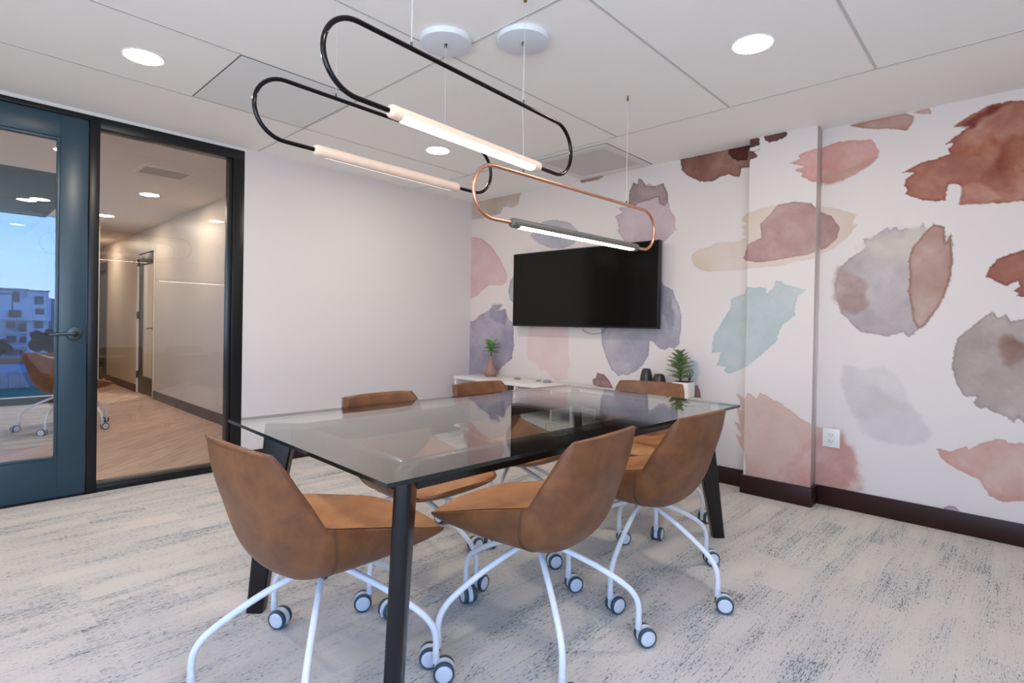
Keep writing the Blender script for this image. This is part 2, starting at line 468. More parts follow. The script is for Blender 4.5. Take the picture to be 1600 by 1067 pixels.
WALL_BLOTS = [  # colour, edge darkening, raggedness, softness, outline as (y, z) on the wall in metres
    ((135, 90, 74), 0.5, 1.0, 0.004, [(1.961,2.441),(1.822,2.443),(1.674,2.446),(1.447,2.455),(1.312,2.452),(1.309,2.256),(1.444,2.281),(1.493,2.29),(1.501,2.227),(1.538,2.233),(1.575,2.258),(1.631,2.25),(1.708,2.225),(1.792,2.244),(1.88,2.293),(1.944,2.353)]),
    ((98, 45, 25), 0.5, 1.0, 0.004, [(1.588,2.438),(1.51,2.468),(1.448,2.505),(1.4,2.499),(1.368,2.465),(1.372,2.429),(1.415,2.421),(1.446,2.418),(1.449,2.336),(1.522,2.346),(1.568,2.378),(1.592,2.411)]),
    ((198, 146, 140), 0.25, 1.0, 0.004, [(1.172,2.261),(1.105,2.278),(1.117,2.302),(1.074,2.315),(1.028,2.322),(0.953,2.332),(0.88,2.341),(0.792,2.334),(0.699,2.321),(0.685,2.298),(0.654,2.233),(0.664,2.199),(0.703,2.16),(0.77,2.124),(0.847,2.093),(0.912,2.083),(0.979,2.094),(1.024,2.115),(1.055,2.137),(1.103,2.158),(1.072,2.178),(1.131,2.206),(1.073,2.221),(1.124,2.243)]),
    ((186, 150, 142), 0.1, 1.0, 0.03, [(1.025,2.17),(0.95,2.173),(0.841,2.169),(0.72,2.195),(0.67,2.201),(0.703,2.16),(0.77,2.124),(0.847,2.093),(0.912,2.083),(0.979,2.094),(1.055,2.128)]),
    ((208, 194, 184), 0.15, 1.0, 0.004, [(1.847,1.705),(1.782,1.734),(1.708,1.747),(1.66,1.762),(1.519,1.759),(1.438,1.788),(1.484,1.811),(1.453,1.835),(1.498,1.858),(1.449,1.88),(1.49,1.908),(1.442,1.961),(1.346,1.98),(1.179,1.997),(0.983,1.944),(0.872,1.905),(0.772,1.863),(0.799,1.806),(0.771,1.795),(0.815,1.727),(0.904,1.653),(1.015,1.607),(1.212,1.568),(1.434,1.559),(1.608,1.546),(1.753,1.558),(1.83,1.607),(1.856,1.657)]),
    ((172, 142, 142), 0.35, 0.6, 0.004, [(1.467,1.639),(1.437,1.733),(1.342,1.769),(1.352,1.869),(1.281,1.941),(1.24,1.988),(1.139,1.996),(1.029,1.972),(0.983,1.911),(0.908,1.868),(0.863,1.793),(0.876,1.724),(0.941,1.664),(1.053,1.631),(1.212,1.612),(1.338,1.599),(1.448,1.615)]),
    ((180, 192, 196), 0.3, 1.0, 0.004, [(1.431,1.427),(1.305,1.427),(1.304,1.378),(1.254,1.421),(1.243,1.467),(1.197,1.465),(1.189,1.436),(1.057,1.401),(1.103,1.356),(1.117,1.291),(1.116,1.231),(1.199,1.157),(1.23,1.05),(1.334,0.944),(1.429,0.861),(1.55,0.802),(1.588,0.822),(1.565,0.857),(1.651,0.851),(1.623,0.919),(1.615,0.957),(1.682,0.945),(1.67,1.064),(1.605,1.184),(1.551,1.277),(1.543,1.347),(1.448,1.382)]),
    ((202, 176, 170), 0.2, 1.0, 0.004, [(1.492,0.667),(1.433,0.628),(1.416,0.684),(1.354,0.645),(1.329,0.693),(1.256,0.655),(1.189,0.627),(1.087,0.557),(1.005,0.509),(0.929,0.494),(0.851,0.444),(0.776,0.391),(0.736,0.305),(0.752,0.233),(0.788,0.133),(0.872,0.003),(1.382,-0.121),(1.413,0.078),(1.425,0.24),(1.495,0.371),(1.445,0.351),(1.516,0.475),(1.461,0.445),(1.504,0.592),(1.449,0.539)]),
    ((192, 150, 146), 0.1, 0.5, 0.08, [(1.145,0.241),(1.022,0.392),(0.918,0.471),(0.851,0.444),(0.776,0.391),(0.736,0.305),(0.752,0.233),(0.788,0.133),(0.872,0.003),(1.22,-0.082),(1.203,0.099)]),
    ((172, 166, 170), 0.5, 1.0, 0.004, [(0.881,1.433),(0.861,1.522),(0.813,1.589),(0.741,1.635),(0.72,1.654),(0.735,1.707),(0.691,1.703),(0.645,1.738),(0.606,1.763),(0.593,1.74),(0.565,1.764),(0.549,1.743),(0.52,1.753),(0.465,1.734),(0.433,1.764),(0.422,1.714),(0.385,1.755),(0.334,1.738),(0.327,1.646),(0.302,1.702),(0.293,1.541),(0.311,1.4),(0.35,1.283),(0.412,1.168),(0.454,1.141),(0.442,1.145),(0.487,1.102),(0.518,1.128),(0.584,1.099),(0.663,1.109),(0.734,1.123),(0.791,1.181),(0.852,1.248),(0.876,1.359)]),
    ((196, 190, 184), 0, 0.6, 0.09, [(0.72,1.654),(0.645,1.726),(0.564,1.748),(0.464,1.723),(0.439,1.682),(0.499,1.601),(0.576,1.529),(0.659,1.593)]),
    ((184, 158, 150), 1.3, 0.8, 0.004, [(0.422,1.714),(0.385,1.755),(0.334,1.738),(0.327,1.646),(0.302,1.702),(0.293,1.541),(0.311,1.4),(0.35,1.283),(0.412,1.168),(0.448,1.145),(0.473,1.201),(0.481,1.277),(0.498,1.372),(0.49,1.467),(0.504,1.563),(0.481,1.637)]),
    ((165, 142, 140), 0.3, 0.5, 0.045, [(0.878,1.445),(0.857,1.51),(0.811,1.507),(0.741,1.471),(0.705,1.398),(0.721,1.299),(0.771,1.259),(0.842,1.28),(0.876,1.355)]),
    ((152, 88, 66), 0.5, 1.0, 0.004, [(-0.083,2.404),(0.014,2.374),(0.077,2.387),(0.142,2.387),(0.208,2.362),(0.249,2.337),(0.299,2.305),(0.221,2.29),(0.262,2.268),(0.303,2.241),(0.34,2.209),(0.294,2.214),(0.331,2.178),(0.307,2.151),(0.373,2.138),(0.447,2.127),(0.493,2.105),(0.545,2.084),(0.477,2.072),(0.523,2.042),(0.531,2.005),(0.512,1.975),(0.53,1.955),(0.49,1.93),(0.443,1.904),(0.383,1.888),(0.331,1.888),(0.321,1.982),(0.27,1.966),(0.256,1.935),(0.268,1.861),(0.159,1.849),(0.004,1.838),(-0.092,1.871),(-0.146,2.092)]),
    ((112, 40, 26), 0.2, 0.6, 0.03, [(0.262,2.315),(0.208,2.359),(0.142,2.384),(0.064,2.377),(0.115,2.349),(0.167,2.327),(0.221,2.29)]),
    ((128, 62, 40), 0, 0.8, 0.08, [(0.112,2.164),(0.01,2.176),(-0.087,2.137),(-0.091,1.921),(0.032,1.958),(0.123,2.037)]),
    ((165, 112, 96), 0.8, 0.8, 0.012, [(0.268,1.861),(0.264,1.955),(0.215,1.989),(0.161,1.963),(0.107,1.901),(0.068,1.854),(0.159,1.849)]),
    ((136, 66, 40), 0, 0.8, 0.06, [(0.33,2.155),(0.247,2.203),(0.152,2.207),(0.112,2.164),(0.191,2.127),(0.273,2.108)]),
    ((168, 130, 116), 0.3, 0.5, 0.004, [(0.832,2.436),(0.53,2.44),(0.486,2.41),(0.489,2.377),(0.519,2.331),(0.608,2.363),(0.7,2.381),(0.776,2.41)]),
    ((180, 142, 132), 0.2, 0.4, 0.004, [(0.502,2.433),(0.417,2.441),(0.405,2.401),(0.453,2.413)]),
    ((152, 92, 70), 0.6, 1.0, 0.004, [(-0.096,1.604),(-0.0,1.582),(0.062,1.556),(0.106,1.535),(0.126,1.502),(0.152,1.457),(0.16,1.44),(0.125,1.424),(0.085,1.402),(0.067,1.384),(0.022,1.41),(0.016,1.382),(0.039,1.359),(0.013,1.348),(0.031,1.331),(-0.102,1.311)]),
    ((166, 154, 152), 0.5, 1.0, 0.004, [(0.119,1.253),(0.095,1.218),(0.064,1.238),(0.043,1.197),(-0.007,1.211),(-0.196,1.206),(-0.226,0.754),(-0.016,0.657),(0.008,0.688),(0.024,0.655),(0.055,0.682),(0.109,0.703),(0.136,0.717),(0.157,0.713),(0.187,0.74),(0.174,0.777),(0.232,0.771),(0.255,0.821),(0.288,0.938),(0.282,1.013),(0.26,1.105),(0.206,1.164),(0.161,1.217)]),
    ((140, 112, 104), 0.4, 0.8, 0.05, [(0.088,1.106),(0.062,1.128),(0.029,1.115),(-0.009,1.085),(-0.105,1.089),(-0.107,1.006),(-0.01,1.014),(0.052,0.98),(0.079,1.03)]),
    ((204, 200, 204), 0.1, 0.4, 0.03, [(0.817,0.903),(0.73,0.883),(0.607,0.925),(0.539,0.874),(0.472,0.723),(0.42,0.635),(0.383,0.548),(0.405,0.483),(0.506,0.444),(0.638,0.461),(0.737,0.53),(0.796,0.637),(0.829,0.768)]),
    ((194, 192, 194), 0.15, 0.6, 0.05, [(0.76,0.635),(0.71,0.721),(0.728,0.779),(0.661,0.805),(0.594,0.772),(0.529,0.701),(0.482,0.669),(0.56,0.64),(0.64,0.591),(0.707,0.582)]),
    ((196, 160, 152), 0.25, 1.0, 0.006, [(0.343,0.456),(0.285,0.457),(0.216,0.499),(0.205,0.48),(0.138,0.534),(0.083,0.56),(0.052,0.561),(0.042,0.542),(-0.018,0.552),(-0.206,0.589),(-0.212,0.265),(-0.024,0.243),(0.057,0.221),(0.112,0.241),(0.156,0.318),(0.224,0.349),(0.284,0.375),(0.33,0.41)]),
    ((170, 158, 160), 0.4, 0.3, 0.004, [(0.312,0.064),(0.308,0.132),(0.285,0.145),(0.26,0.147),(0.24,0.13),(0.236,0.077)]),
    ((190, 178, 168), 0.2, 1.0, 0.004, [(4.483,2.506),(4.348,2.473),(3.621,2.456),(3.662,2.373),(3.678,2.325),(3.756,2.31),(3.828,2.333),(3.882,2.327),(3.917,2.27),(4.02,2.266),(4.144,2.255),(4.477,2.26)]),
    ((205, 176, 182), 0.35, 0.5, 0.004, [(4.504,2.088),(4.338,2.071),(4.197,2.044),(4.04,1.942),(3.925,1.821),(3.849,1.711),(3.802,1.631),(3.819,1.567),(3.872,1.53),(4.059,1.543),(4.183,1.48),(4.251,1.434),(4.486,1.349)]),
    ((158, 155, 175), 0.3, 1.0, 0.004, [(4.502,1.173),(4.305,1.16),(4.197,1.229),(4.081,1.263),(4.006,1.322),(3.867,1.334),(3.958,1.262),(3.821,1.294),(3.792,1.21),(3.711,1.14),(3.697,0.923),(3.72,0.793),(3.807,0.737),(3.87,0.687),(3.941,0.596),(3.967,0.515),(4.484,0.469)]),
    ((140, 138, 160), 0.2, 1.0, 0.03, [(4.006,1.322),(3.867,1.334),(3.958,1.262),(3.821,1.294),(3.792,1.21),(3.817,1.113),(3.955,1.144),(4.051,1.209)]),
    ((165, 168, 178), 0.4, 0.5, 0.004, [(3.722,1.614),(3.765,1.565),(3.789,1.469),(3.761,1.384),(3.698,1.332),(3.632,1.496)]),
    ((172, 174, 186), 0.3, 0.7, 0.004, [(3.349,2.121),(3.178,2.119),(3.028,2.072),(2.933,1.992),(2.938,1.923),(2.98,1.869),(3.097,1.844),(3.249,1.857),(3.393,1.918),(3.509,2.003),(3.452,2.034),(3.397,2.09)]),
    ((192, 174, 184), 0.35, 1.0, 0.004, [(2.324,2.357),(2.288,2.337),(2.258,2.285),(2.229,2.296),(2.188,2.269),(2.143,2.261),(2.099,2.28),(2.066,2.206),(2.057,2.126),(2.033,2.039),(1.997,2.003),(1.993,1.932),(1.982,1.896),(2.029,1.861),(2.094,1.806),(2.183,1.747),(2.299,1.746),(2.42,1.804),(2.517,1.948),(2.505,1.962),(2.519,2.029),(2.545,2.07),(2.476,2.096),(2.534,2.145),(2.415,2.135),(2.411,2.203),(2.406,2.267),(2.371,2.33),(2.335,2.308)]),
    ((158, 140, 142), 0.6, 0.8, 0.004, [(2.427,2.125),(2.411,2.203),(2.406,2.267),(2.371,2.33),(2.335,2.308),(2.324,2.359),(2.288,2.337),(2.258,2.285),(2.188,2.269),(2.099,2.28),(2.064,2.203),(2.057,2.126),(2.089,2.1),(2.134,2.122),(2.147,2.175),(2.22,2.165),(2.308,2.157),(2.379,2.13)]),
    ((150, 126, 118), 0.4, 0.6, 0.004, [(2.944,2.483),(2.839,2.482),(2.677,2.475),(2.676,2.431),(2.722,2.411),(2.824,2.411),(2.907,2.414)]),
    ((162, 160, 174), 0.45, 1.0, 0.004, [(2.151,1.575),(2.119,1.532),(2.081,1.464),(2.004,1.426),(1.948,1.305),(1.925,1.206),(1.928,1.106),(1.942,1.004),(1.98,0.967),(2.027,0.973),(2.059,0.951),(2.106,0.962),(2.19,1.025),(2.205,0.905),(2.25,0.828),(2.319,0.763),(2.385,0.729),(2.44,0.74),(2.477,0.712),(2.548,0.762),(2.608,0.869),(2.657,0.98),(2.666,1.091),(2.663,1.241),(2.289,1.293)]),
    ((142, 140, 156), 0.3, 1, 0.03, [(2.121,1.497),(2.064,1.433),(2.008,1.341),(1.978,1.19),(2.013,1.09),(2.059,1.19),(2.095,1.343)]),
    ((218, 196, 200), 0.2, 1.0, 0.004, [(3.491,1.242),(3.024,1.242),(3.016,0.879),(2.984,0.764),(3.02,0.739),(3.01,0.646),(3.125,0.613),(3.213,0.647),(3.285,0.711),(3.348,0.698),(3.374,0.757),(3.493,0.793),(3.519,0.873),(3.518,0.982)]),
    ((132, 100, 100), 0.4, 0.6, 0.004, [(2.698,0.727),(2.625,0.716),(2.565,0.66),(2.538,0.613),(2.518,0.577),(2.622,0.594),(2.736,0.62),(2.745,0.662),(2.71,0.678)]),
    ((152, 122, 124), 0.4, 0.4, 0.004, [(1.857,0.71),(1.785,0.697),(1.764,0.65),(1.753,0.564),(1.854,0.553)]),
    ((186, 196, 210), 0.1, 0.6, 0.03, [(1.851,0.897),(1.809,0.87),(1.788,0.803),(1.806,0.705),(1.847,0.701)]),
]
PILLAR_BLOTS = [  # colour, edge darkening, raggedness, softness, outline as (y, z) on the wall in metres
    ((120, 72, 62), 0.5, 1.0, 0.004, [(1.487,2.38),(1.356,2.353),(1.29,2.374),(1.331,2.36),(1.365,2.346),(1.339,2.318),(1.342,2.302),(1.381,2.3),(1.389,2.284),(1.485,2.294)]),
    ((98, 45, 25), 0.5, 1.0, 0.004, [(1.541,2.4),(1.466,2.429),(1.405,2.464),(1.358,2.458),(1.328,2.425),(1.332,2.391),(1.374,2.383),(1.404,2.38),(1.407,2.301),(1.477,2.31),(1.522,2.342),(1.545,2.373)]),
    ((92, 38, 22), 0.5, 1.0, 0.004, [(1.304,2.459),(1.202,2.461),(1.15,2.428),(1.161,2.41),(1.212,2.396),(1.265,2.394),(1.295,2.418)]),
    ((198, 146, 140), 0.25, 1.0, 0.004, [(1.138,2.228),(1.072,2.244),(1.084,2.268),(1.043,2.28),(0.998,2.287),(0.925,2.296),(0.854,2.305),(0.768,2.298),(0.679,2.286),(0.665,2.264),(0.635,2.2),(0.644,2.168),(0.682,2.129),(0.748,2.095),(0.822,2.065),(0.885,2.055),(0.95,2.066),(0.994,2.086),(1.024,2.107),(1.07,2.128),(1.04,2.147),(1.098,2.174),(1.041,2.189),(1.091,2.21)]),
    ((208, 194, 184), 0.15, 1.0, 0.004, [(1.793,1.689),(1.729,1.717),(1.658,1.729),(1.611,1.743),(1.474,1.74),(1.396,1.768),(1.44,1.791),(1.41,1.814),(1.454,1.837),(1.406,1.858),(1.446,1.885),(1.399,1.937),(1.306,1.955),(1.145,1.972),(0.954,1.92),(0.846,1.882),(0.75,1.842),(0.776,1.786),(0.748,1.775),(0.791,1.709),(0.877,1.637),(0.985,1.593),(1.176,1.556),(1.391,1.547),(1.56,1.534),(1.702,1.546),(1.776,1.593),(1.802,1.642)]),
    ((172, 142, 142), 0.35, 0.6, 0.004, [(1.423,1.624),(1.395,1.715),(1.302,1.751),(1.312,1.847),(1.243,1.917),(1.204,1.963),(1.105,1.97),(0.999,1.947),(0.954,1.888),(0.881,1.846),(0.837,1.773),(0.85,1.707),(0.913,1.648),(1.022,1.616),(1.177,1.598),(1.299,1.585),(1.405,1.601)]),
    ((180, 192, 196), 0.3, 1.0, 0.004, [(1.389,1.418),(1.266,1.418),(1.265,1.371),(1.217,1.412),(1.206,1.457),(1.162,1.455),(1.154,1.427),(1.026,1.393),(1.07,1.349),(1.084,1.287),(1.083,1.228),(1.164,1.156),(1.194,1.053),(1.294,0.949),(1.386,0.869),(1.505,0.811),(1.541,0.832),(1.519,0.865),(1.602,0.859),(1.575,0.925),(1.567,0.962),(1.632,0.95),(1.62,1.066),(1.558,1.182),(1.505,1.273),(1.497,1.341),(1.405,1.374)]),
    ((202, 176, 170), 0.2, 1.0, 0.004, [(1.448,0.681),(1.391,0.642),(1.374,0.697),(1.314,0.659),(1.29,0.706),(1.219,0.669),(1.154,0.642),(1.055,0.574),(0.975,0.527),(0.902,0.513),(0.826,0.464),(0.753,0.412),(0.714,0.329),(0.73,0.26),(0.765,0.162),(0.846,0.036),(1.342,-0.084),(1.371,0.109),(1.383,0.266),(1.451,0.393),(1.403,0.374),(1.471,0.494),(1.418,0.466),(1.46,0.608),(1.406,0.556)]),
    ((192, 150, 146), 0.1, 0.5, 0.08, [(1.111,0.268),(0.992,0.413),(0.891,0.49),(0.826,0.464),(0.753,0.412),(0.714,0.329),(0.73,0.26),(0.765,0.162),(0.846,0.036),(1.184,-0.046),(1.168,0.129)]),
]
structure(paper_grid('wall_tv', XR, Y0, YL, 0, H, .005, WALL_BLOTS, slab_extra(XR, XR+.12, Y0, YL, 0, H)))
structure(paper_grid('wall_pillar', XP, PY0, PY1, 0, H, .004, PILLAR_BLOTS, slab_extra(XP, XR-.001, PY0, PY1, 0, H)))

# left wall: glass front (door, side light) and plain wall
GX0, GX1 = -.34, 1.612
bm = bmesh.new()
box(bm, GX1+.02, XR, YL, YL+.12, 0, H)
box(bm, X0, GX0-.02, YL, YL+.12, 0, H)
structure(obj('wall_left', bm, M_['wall'], smooth=False))
bm = bmesh.new()                                          # white reveal round the frame
box(bm, GX0-.02, GX1+.02, YL-.004, YL+.12, 2.417, H)
box(bm, GX1, GX1+.02, YL-.004, YL+.12, 0, 2.417)
box(bm, GX0-.02, GX0, YL-.004, YL+.12, 0, 2.417)
structure(obj('trim_1', bm, M_['white_paint'], smooth=False))

w1 = struct_empty('window_1', (1.17, YL, 0))
def local(o, root):                                        # geometry was written in world metres
    o.location = -root.location; return o
bm = bmesh.new()
box(bm, .670, .723, YL-.012, YL+.09, 0, 2.417, bev=.002)                # mullion
box(bm, .723, 1.612, YL-.012, YL+.09, 2.347, 2.417, bev=.002)           # head
box(bm, 1.512, 1.530, YL-.004, YL+.09, .055, 2.347, bev=.002)           # stop
box(bm, 1.530, 1.612, YL-.012, YL+.09, 0, 2.347, bev=.002)              # right jamb
box(bm, .723, 1.530, YL-.008, YL+.09, 0, .042, bev=.002)                # sill
local(obj('window_frame', bm, M_['frame'], w1), w1)
local(obj('glazing_bead', BX(.723, 1.530, YL+.0, YL+.05, .042, .066, bev=.003), M_['bronze'], w1), w1)
local(obj('window_pane', BX(.724, 1.511, YL+.030, YL+.038, .067, 2.346), M_['win_glass'], w1, smooth=False), w1)

d1 = struct_empty('door_1', (.2, YL, 0))
bm = bmesh.new()
box(bm, GX0, .670, YL-.012, YL+.09, 2.385, 2.417, bev=.002)
box(bm, GX0, GX0+.05, YL-.012, YL+.09, 0, 2.385, bev=.002)
local(obj('door_frame', bm, M_['frame'], d1), d1)
DL, DR = -.285, .664
bm = bmesh.new()
yf, yb = YL-.006, YL+.040
box(bm, .527, DR, yf, yb, .012, 2.382, bev=.0015)
box(bm, DL, DL+.14, yf, yb, .012, 2.382, bev=.0015)
box(bm, DL+.14, .527, yf, yb, 2.240, 2.382, bev=.0015)
box(bm, DL+.14, .527, yf, yb, .012, .250, bev=.0015)
local(obj('door_leaf', bm, M_['door'], d1), d1)
bm = bmesh.new()
for a in ((DL+.14, .527, yf+.004, yb-.004, 2.222, 2.240), (DL+.14, .527, yf+.002, yb-.004, .250, .266), (.511, .527, yf+.004, yb-.004, .266, 2.222), (DL+.14, DL+.155, yf+.004, yb-.004, .266, 2.222)):
    box(bm, *a, bev=.002)
local(obj('glazing_bead', bm, M_['door'], d1), d1)
local(obj('door_pane', BX(DL+.155, .511, YL+.014, YL+.022, .266, 2.222), M_['out_glass'], d1, smooth=False), d1)
bm = bmesh.new()                                           # lever set, both sides
for s in (1, -1):
    ys = yf if s == 1 else yb
    R_ = Matrix.Translation((.604, ys, 1.027)) @ Matrix.Rotation(PI/2*s, 4, 'X')
    lathe(bm, [(0, .012), (.034, .012), (.040, .009), (.0425, .003), (.0425, 0)], 36, 0, R_)
    lathe(bm, [(.017, .010), (.015, .030), (.0135, .044)], 20, 0, R_)
    y = ys-.050*s
    tube(bm, catmull([(.604, ys-.030*s, 1.027), (.603, y+.008*s, 1.027), (.592, y, 1.028), (.56, y-.001*s, 1.028), (.52, y, 1.026), (.485, y+.003*s, 1.023), (.476, y+.010*s, 1.022)], 5), [.012]*6+[.0115]*6+[.0105]*6+[.0095]*6+[.0085]*6+[.008]*1, 14)
local(obj('lever_handle', bm, M_['steel_dark'], d1), d1)
local(obj('latch_strike', BX(.664, .671, YL-.010, YL+.01, .965, 1.075), M_['tv_black'], d1, smooth=False), d1)
structure(obj('floor_threshold', BX(GX0, .73, YL-.012, YL+.10, 0, .008), M_['frame'], smooth=False)).name = 'trim_2'

# walls behind and beside the camera: long window wall, opposite wall
WX0, WX1, WZ0, WZ1 = -1.68, .45, .40, 2.28
bm = bmesh.new()
box(bm, X0, WX0, Y0-.12, Y0, 0, H); box(bm, WX1, XR, Y0-.12, Y0, 0, H)
box(bm, WX0, WX1, Y0-.12, Y0, 0, WZ0); box(bm, WX0, WX1, Y0-.12, Y0, WZ1, H)
structure(obj('wall_right', bm, M_['wall'], smooth=False))
WY0, WY1 = -1.25, 1.55
bm = bmesh.new()
box(bm, X0-.12, X0, Y0-.12, WY0, 0, H); box(bm, X0-.12, X0, WY1, YL+.12, 0, H)
box(bm, X0-.12, X0, WY0, WY1, 0, WZ0); box(bm, X0-.12, X0, WY0, WY1, WZ1, H)
structure(obj('wall_rear', bm, M_['wall'], smooth=False))
w4 = struct_empty('window_4', (X0, .15, 0))
bm = bmesh.new()
for y in (WY0, -.33, .60, WY1-.05): box(bm, X0-.09, X0-.03, y, y+.05, WZ0, WZ1)
box(bm, X0-.09, X0-.03, WY0, WY1, WZ0, WZ0+.05); box(bm, X0-.09, X0-.03, WY0, WY1, WZ1-.05, WZ1)
local(obj('window_frame', bm, M_['frame'], w4, smooth=False), w4)
local(obj('window_pane', BX(X0-.064, X0-.058, WY0, WY1, WZ0, WZ1), M_['out_glass'], w4, smooth=False), w4)
w2 = struct_empty('window_2', (-.62, Y0, 0))
bm = bmesh.new()
for x in (WX0, -.64, WX1-.05): box(bm, x, x+.05, Y0-.09, Y0-.03, WZ0, WZ1)
box(bm, WX0, WX1, Y0-.09, Y0-.03, WZ0, WZ0+.05); box(bm, WX0, WX1, Y0-.09, Y0-.03, WZ1-.05, WZ1)
local(obj('window_frame', bm, M_['frame'], w2, smooth=False), w2)
local(obj('window_pane', BX(WX0, WX1, Y0-.064, Y0-.058, WZ0, WZ1), M_['out_glass'], w2, smooth=False), w2)

# baseboards
BH, BT = .122, .014
structure(obj('baseboard_left', BX(GX1+.02, XR-BT, YL-BT, YL, 0, BH, bev=.002), M_['bb']))
bm = bmesh.new()
box(bm, XR-BT, XR, PY1+BT, YL-BT, 0, BH, bev=.002); box(bm, XR-BT, XR, Y0, PY0-BT, 0, BH, bev=.002)
structure(obj('baseboard_tv', bm, M_['bb']))
structure(obj('baseboard_pillar', BX(XP-BT-.012, XR, PY0-BT, PY1+BT, 0, BH, bev=.002), M_['bb']))
structure(obj('baseboard_right', BX(X0, XR-BT, Y0, Y0+BT, 0, BH, bev=.002), M_['bb']))
structure(obj('baseboard_rear', BX(X0, X0+BT, Y0+BT, YL, 0, BH, bev=.002), M_['bb']))

# ------------------------------------------------------------------ hallway beyond the glass
HX = 2.123; HE = 12.6; HC = 2.44
CPX = 1.02                                           # carpeted nook lies left of this
structure(obj('floor_hall', (lambda b: (box(b, -3.2, HX+.3, YL+.05, 6.23, -.1, 0), box(b, CPX, HX+.3, 6.23, 9.33, -.1, 0), box(b, 1.50, HX+.3, 9.33, 12.8, -.1, 0), b)[3])(bmesh.new()), M_['planks'], smooth=False))
structure(obj('floor_nook', BX(-3.2, CPX, 6.23, 9.45, -.1, .004), M_['carpet'], smooth=False))
structure(obj('ceiling_hall', (lambda b: (box(b, -3.2, HX+.3, YL+.12, 6.45, HC, HC+.1), box(b, 1.0, HX+.3, 6.45, 9.33, HC, HC+.1), box(b, 1.50, HX+.3, 9.33, 12.8, HC, HC+.1), b)[3])(bmesh.new()), M_['hall_ceil'], smooth=False))
M_['nook_ceil'] = mat('nook_ceiling_unlit', (64, 80, 90), .8)  # unlit ceiling: its dusk shade is put into the dark colour
structure(obj('ceiling_nook', BX(-3.2, 1.0, 6.45, 9.45, HC+.002, HC+.1), M_['nook_ceil'], smooth=False))
bm = bmesh.new()
box(bm, HX, HX+.12, YL+.12, 8.93, 0, HC); box(bm, HX, HX+.12, 9.88, 11.98, 0, HC)
box(bm, HX, HX+.12, 8.93, 9.88, 2.14, HC); box(bm, HX, HX+.12, 11.98, 12.7, 2.14, HC)
structure(obj('wall_hall_right', bm, M_['hall_wall'], smooth=False))
structure(obj('wall_hall_end', BX(1.50, HX+1.5, 12.7, 12.8, 0, HC), M_['hall_wall'], smooth=False))
bm = bmesh.new(); box(bm, 1.50, 1.55, 9.33, 12.7, 0, HC); box(bm, 1.17, 1.55, 9.25, 9.33, 0, HC)
structure(obj('wall_hall_left', bm, M_['hall_wall'], smooth=False))
structure(obj('wall_nook_left', BX(-3.3, -3.2, YL, 9.45, 0, HC), M_['hall_wall'], smooth=False))
bm = bmesh.new()
box(bm, HX-.012, HX, YL+.12, 8.90, 0, .114); box(bm, HX-.012, HX, 9.90, 11.96, 0, .114)
structure(obj('baseboard_hall', bm, M_['hall_bb'], smooth=False))
# side room behind the hall door, plainly painted
bm = bmesh.new()
box(bm, HX+1.4, HX+1.5, 8.2, 12.7, 0, HC); box(bm, HX+.12, HX+1.5, 8.1, 8.2, 0, HC); box(bm, HX+.12, HX+1.5, 10.8, 10.9, 0, HC)
structure(obj('wall_side_room', bm, M_['hall_wall'], smooth=False))
structure(obj('floor_side_room', BX(HX+.3, HX+1.5, 8.1, 13, -.1, 0), M_['planks'], smooth=False))
structure(obj('ceiling_side_room', BX(HX+.12, HX+1.5, 8.1, 13, HC, HC+.1), M_['hall_ceil'], smooth=False))
d2 = struct_empty('door_2', (HX, 9.4, 0))
bm = bmesh.new()
box(bm, HX-.005, HX+.125, 8.93, 8.965, 0, 2.14); box(bm, HX-.005, HX+.125, 9.845, 9.88, 0, 2.14); box(bm, HX-.005, HX+.125, 8.965, 9.845, 2.10, 2.14)
local(obj('door_frame', bm, M_['white_paint'], d2, smooth=False), d2)
bm = bmesh.new()
xa, xb = HX+.015, HX+.055
box(bm, xa, xb, 8.967, 9.07, .01, 2.098, bev=.002); box(bm, xa, xb, 9.74, 9.843, .01, 2.098, bev=.002)
box(bm, xa, xb, 9.07, 9.74, 1.93, 2.098, bev=.002); box(bm, xa, xb, 9.07, 9.74, .01, .26, bev=.002)
local(obj('door_leaf', bm, M_['bronze'], d2), d2)
local(obj('door_pane', BX(xa+.016, xa+.022, 9.07, 9.74, .26, 1.93), M_['out_glass'], d2, smooth=False), d2)
bm = bmesh.new()
for s, xx in ((-1, xa), (1, xb)):
    lathe(bm, [(0, .012), (.026, .012), (.028, 0)], 20, 0, Matrix.Translation((xx, 9.03, .99)) @ Matrix.Rotation(PI/2*s, 4, 'Y'))
    tube(bm, [(xx+.01*s, 9.03, .99), (xx+.048*s, 9.03, .99), (xx+.052*s, 9.06, .99), (xx+.05*s, 9.15, .985)], .009, 10)
local(obj('lever_handle', bm, M_['brass'], d2), d2)
bm = bmesh.new()
for zz in (.22, 1.12, 1.92): box(bm, HX-.008, HX+.02, 9.835, 9.86, zz, zz+.11)
local(obj('hinge', bm, M_['bronze'], d2, smooth=False), d2)
d3 = struct_empty('door_3', (HX, 13.0, 0))
bm = bmesh.new()
box(bm, HX-.005, HX+.125, 11.98, 12.06, 0, 2.14); box(bm, HX-.005, HX+.125, 12.06, 12.69, 2.0, 2.14); box(bm, HX-.005, HX+.125, 12.62, 12.69, 0, 2.0)
box(bm, HX+.04, HX+.08, 12.06, 12.22, .01, 2.0); box(bm, HX+.04, HX+.08, 12.22, 12.62, .01, .3)
local(obj('door_frame', bm, M_['bronze'], d3, smooth=False), d3)
local(obj('door_pane', BX(HX+.055, HX+.062, 12.22, 12.62, .3, 2.0), M_['out_glass'], d3, smooth=False), d3)
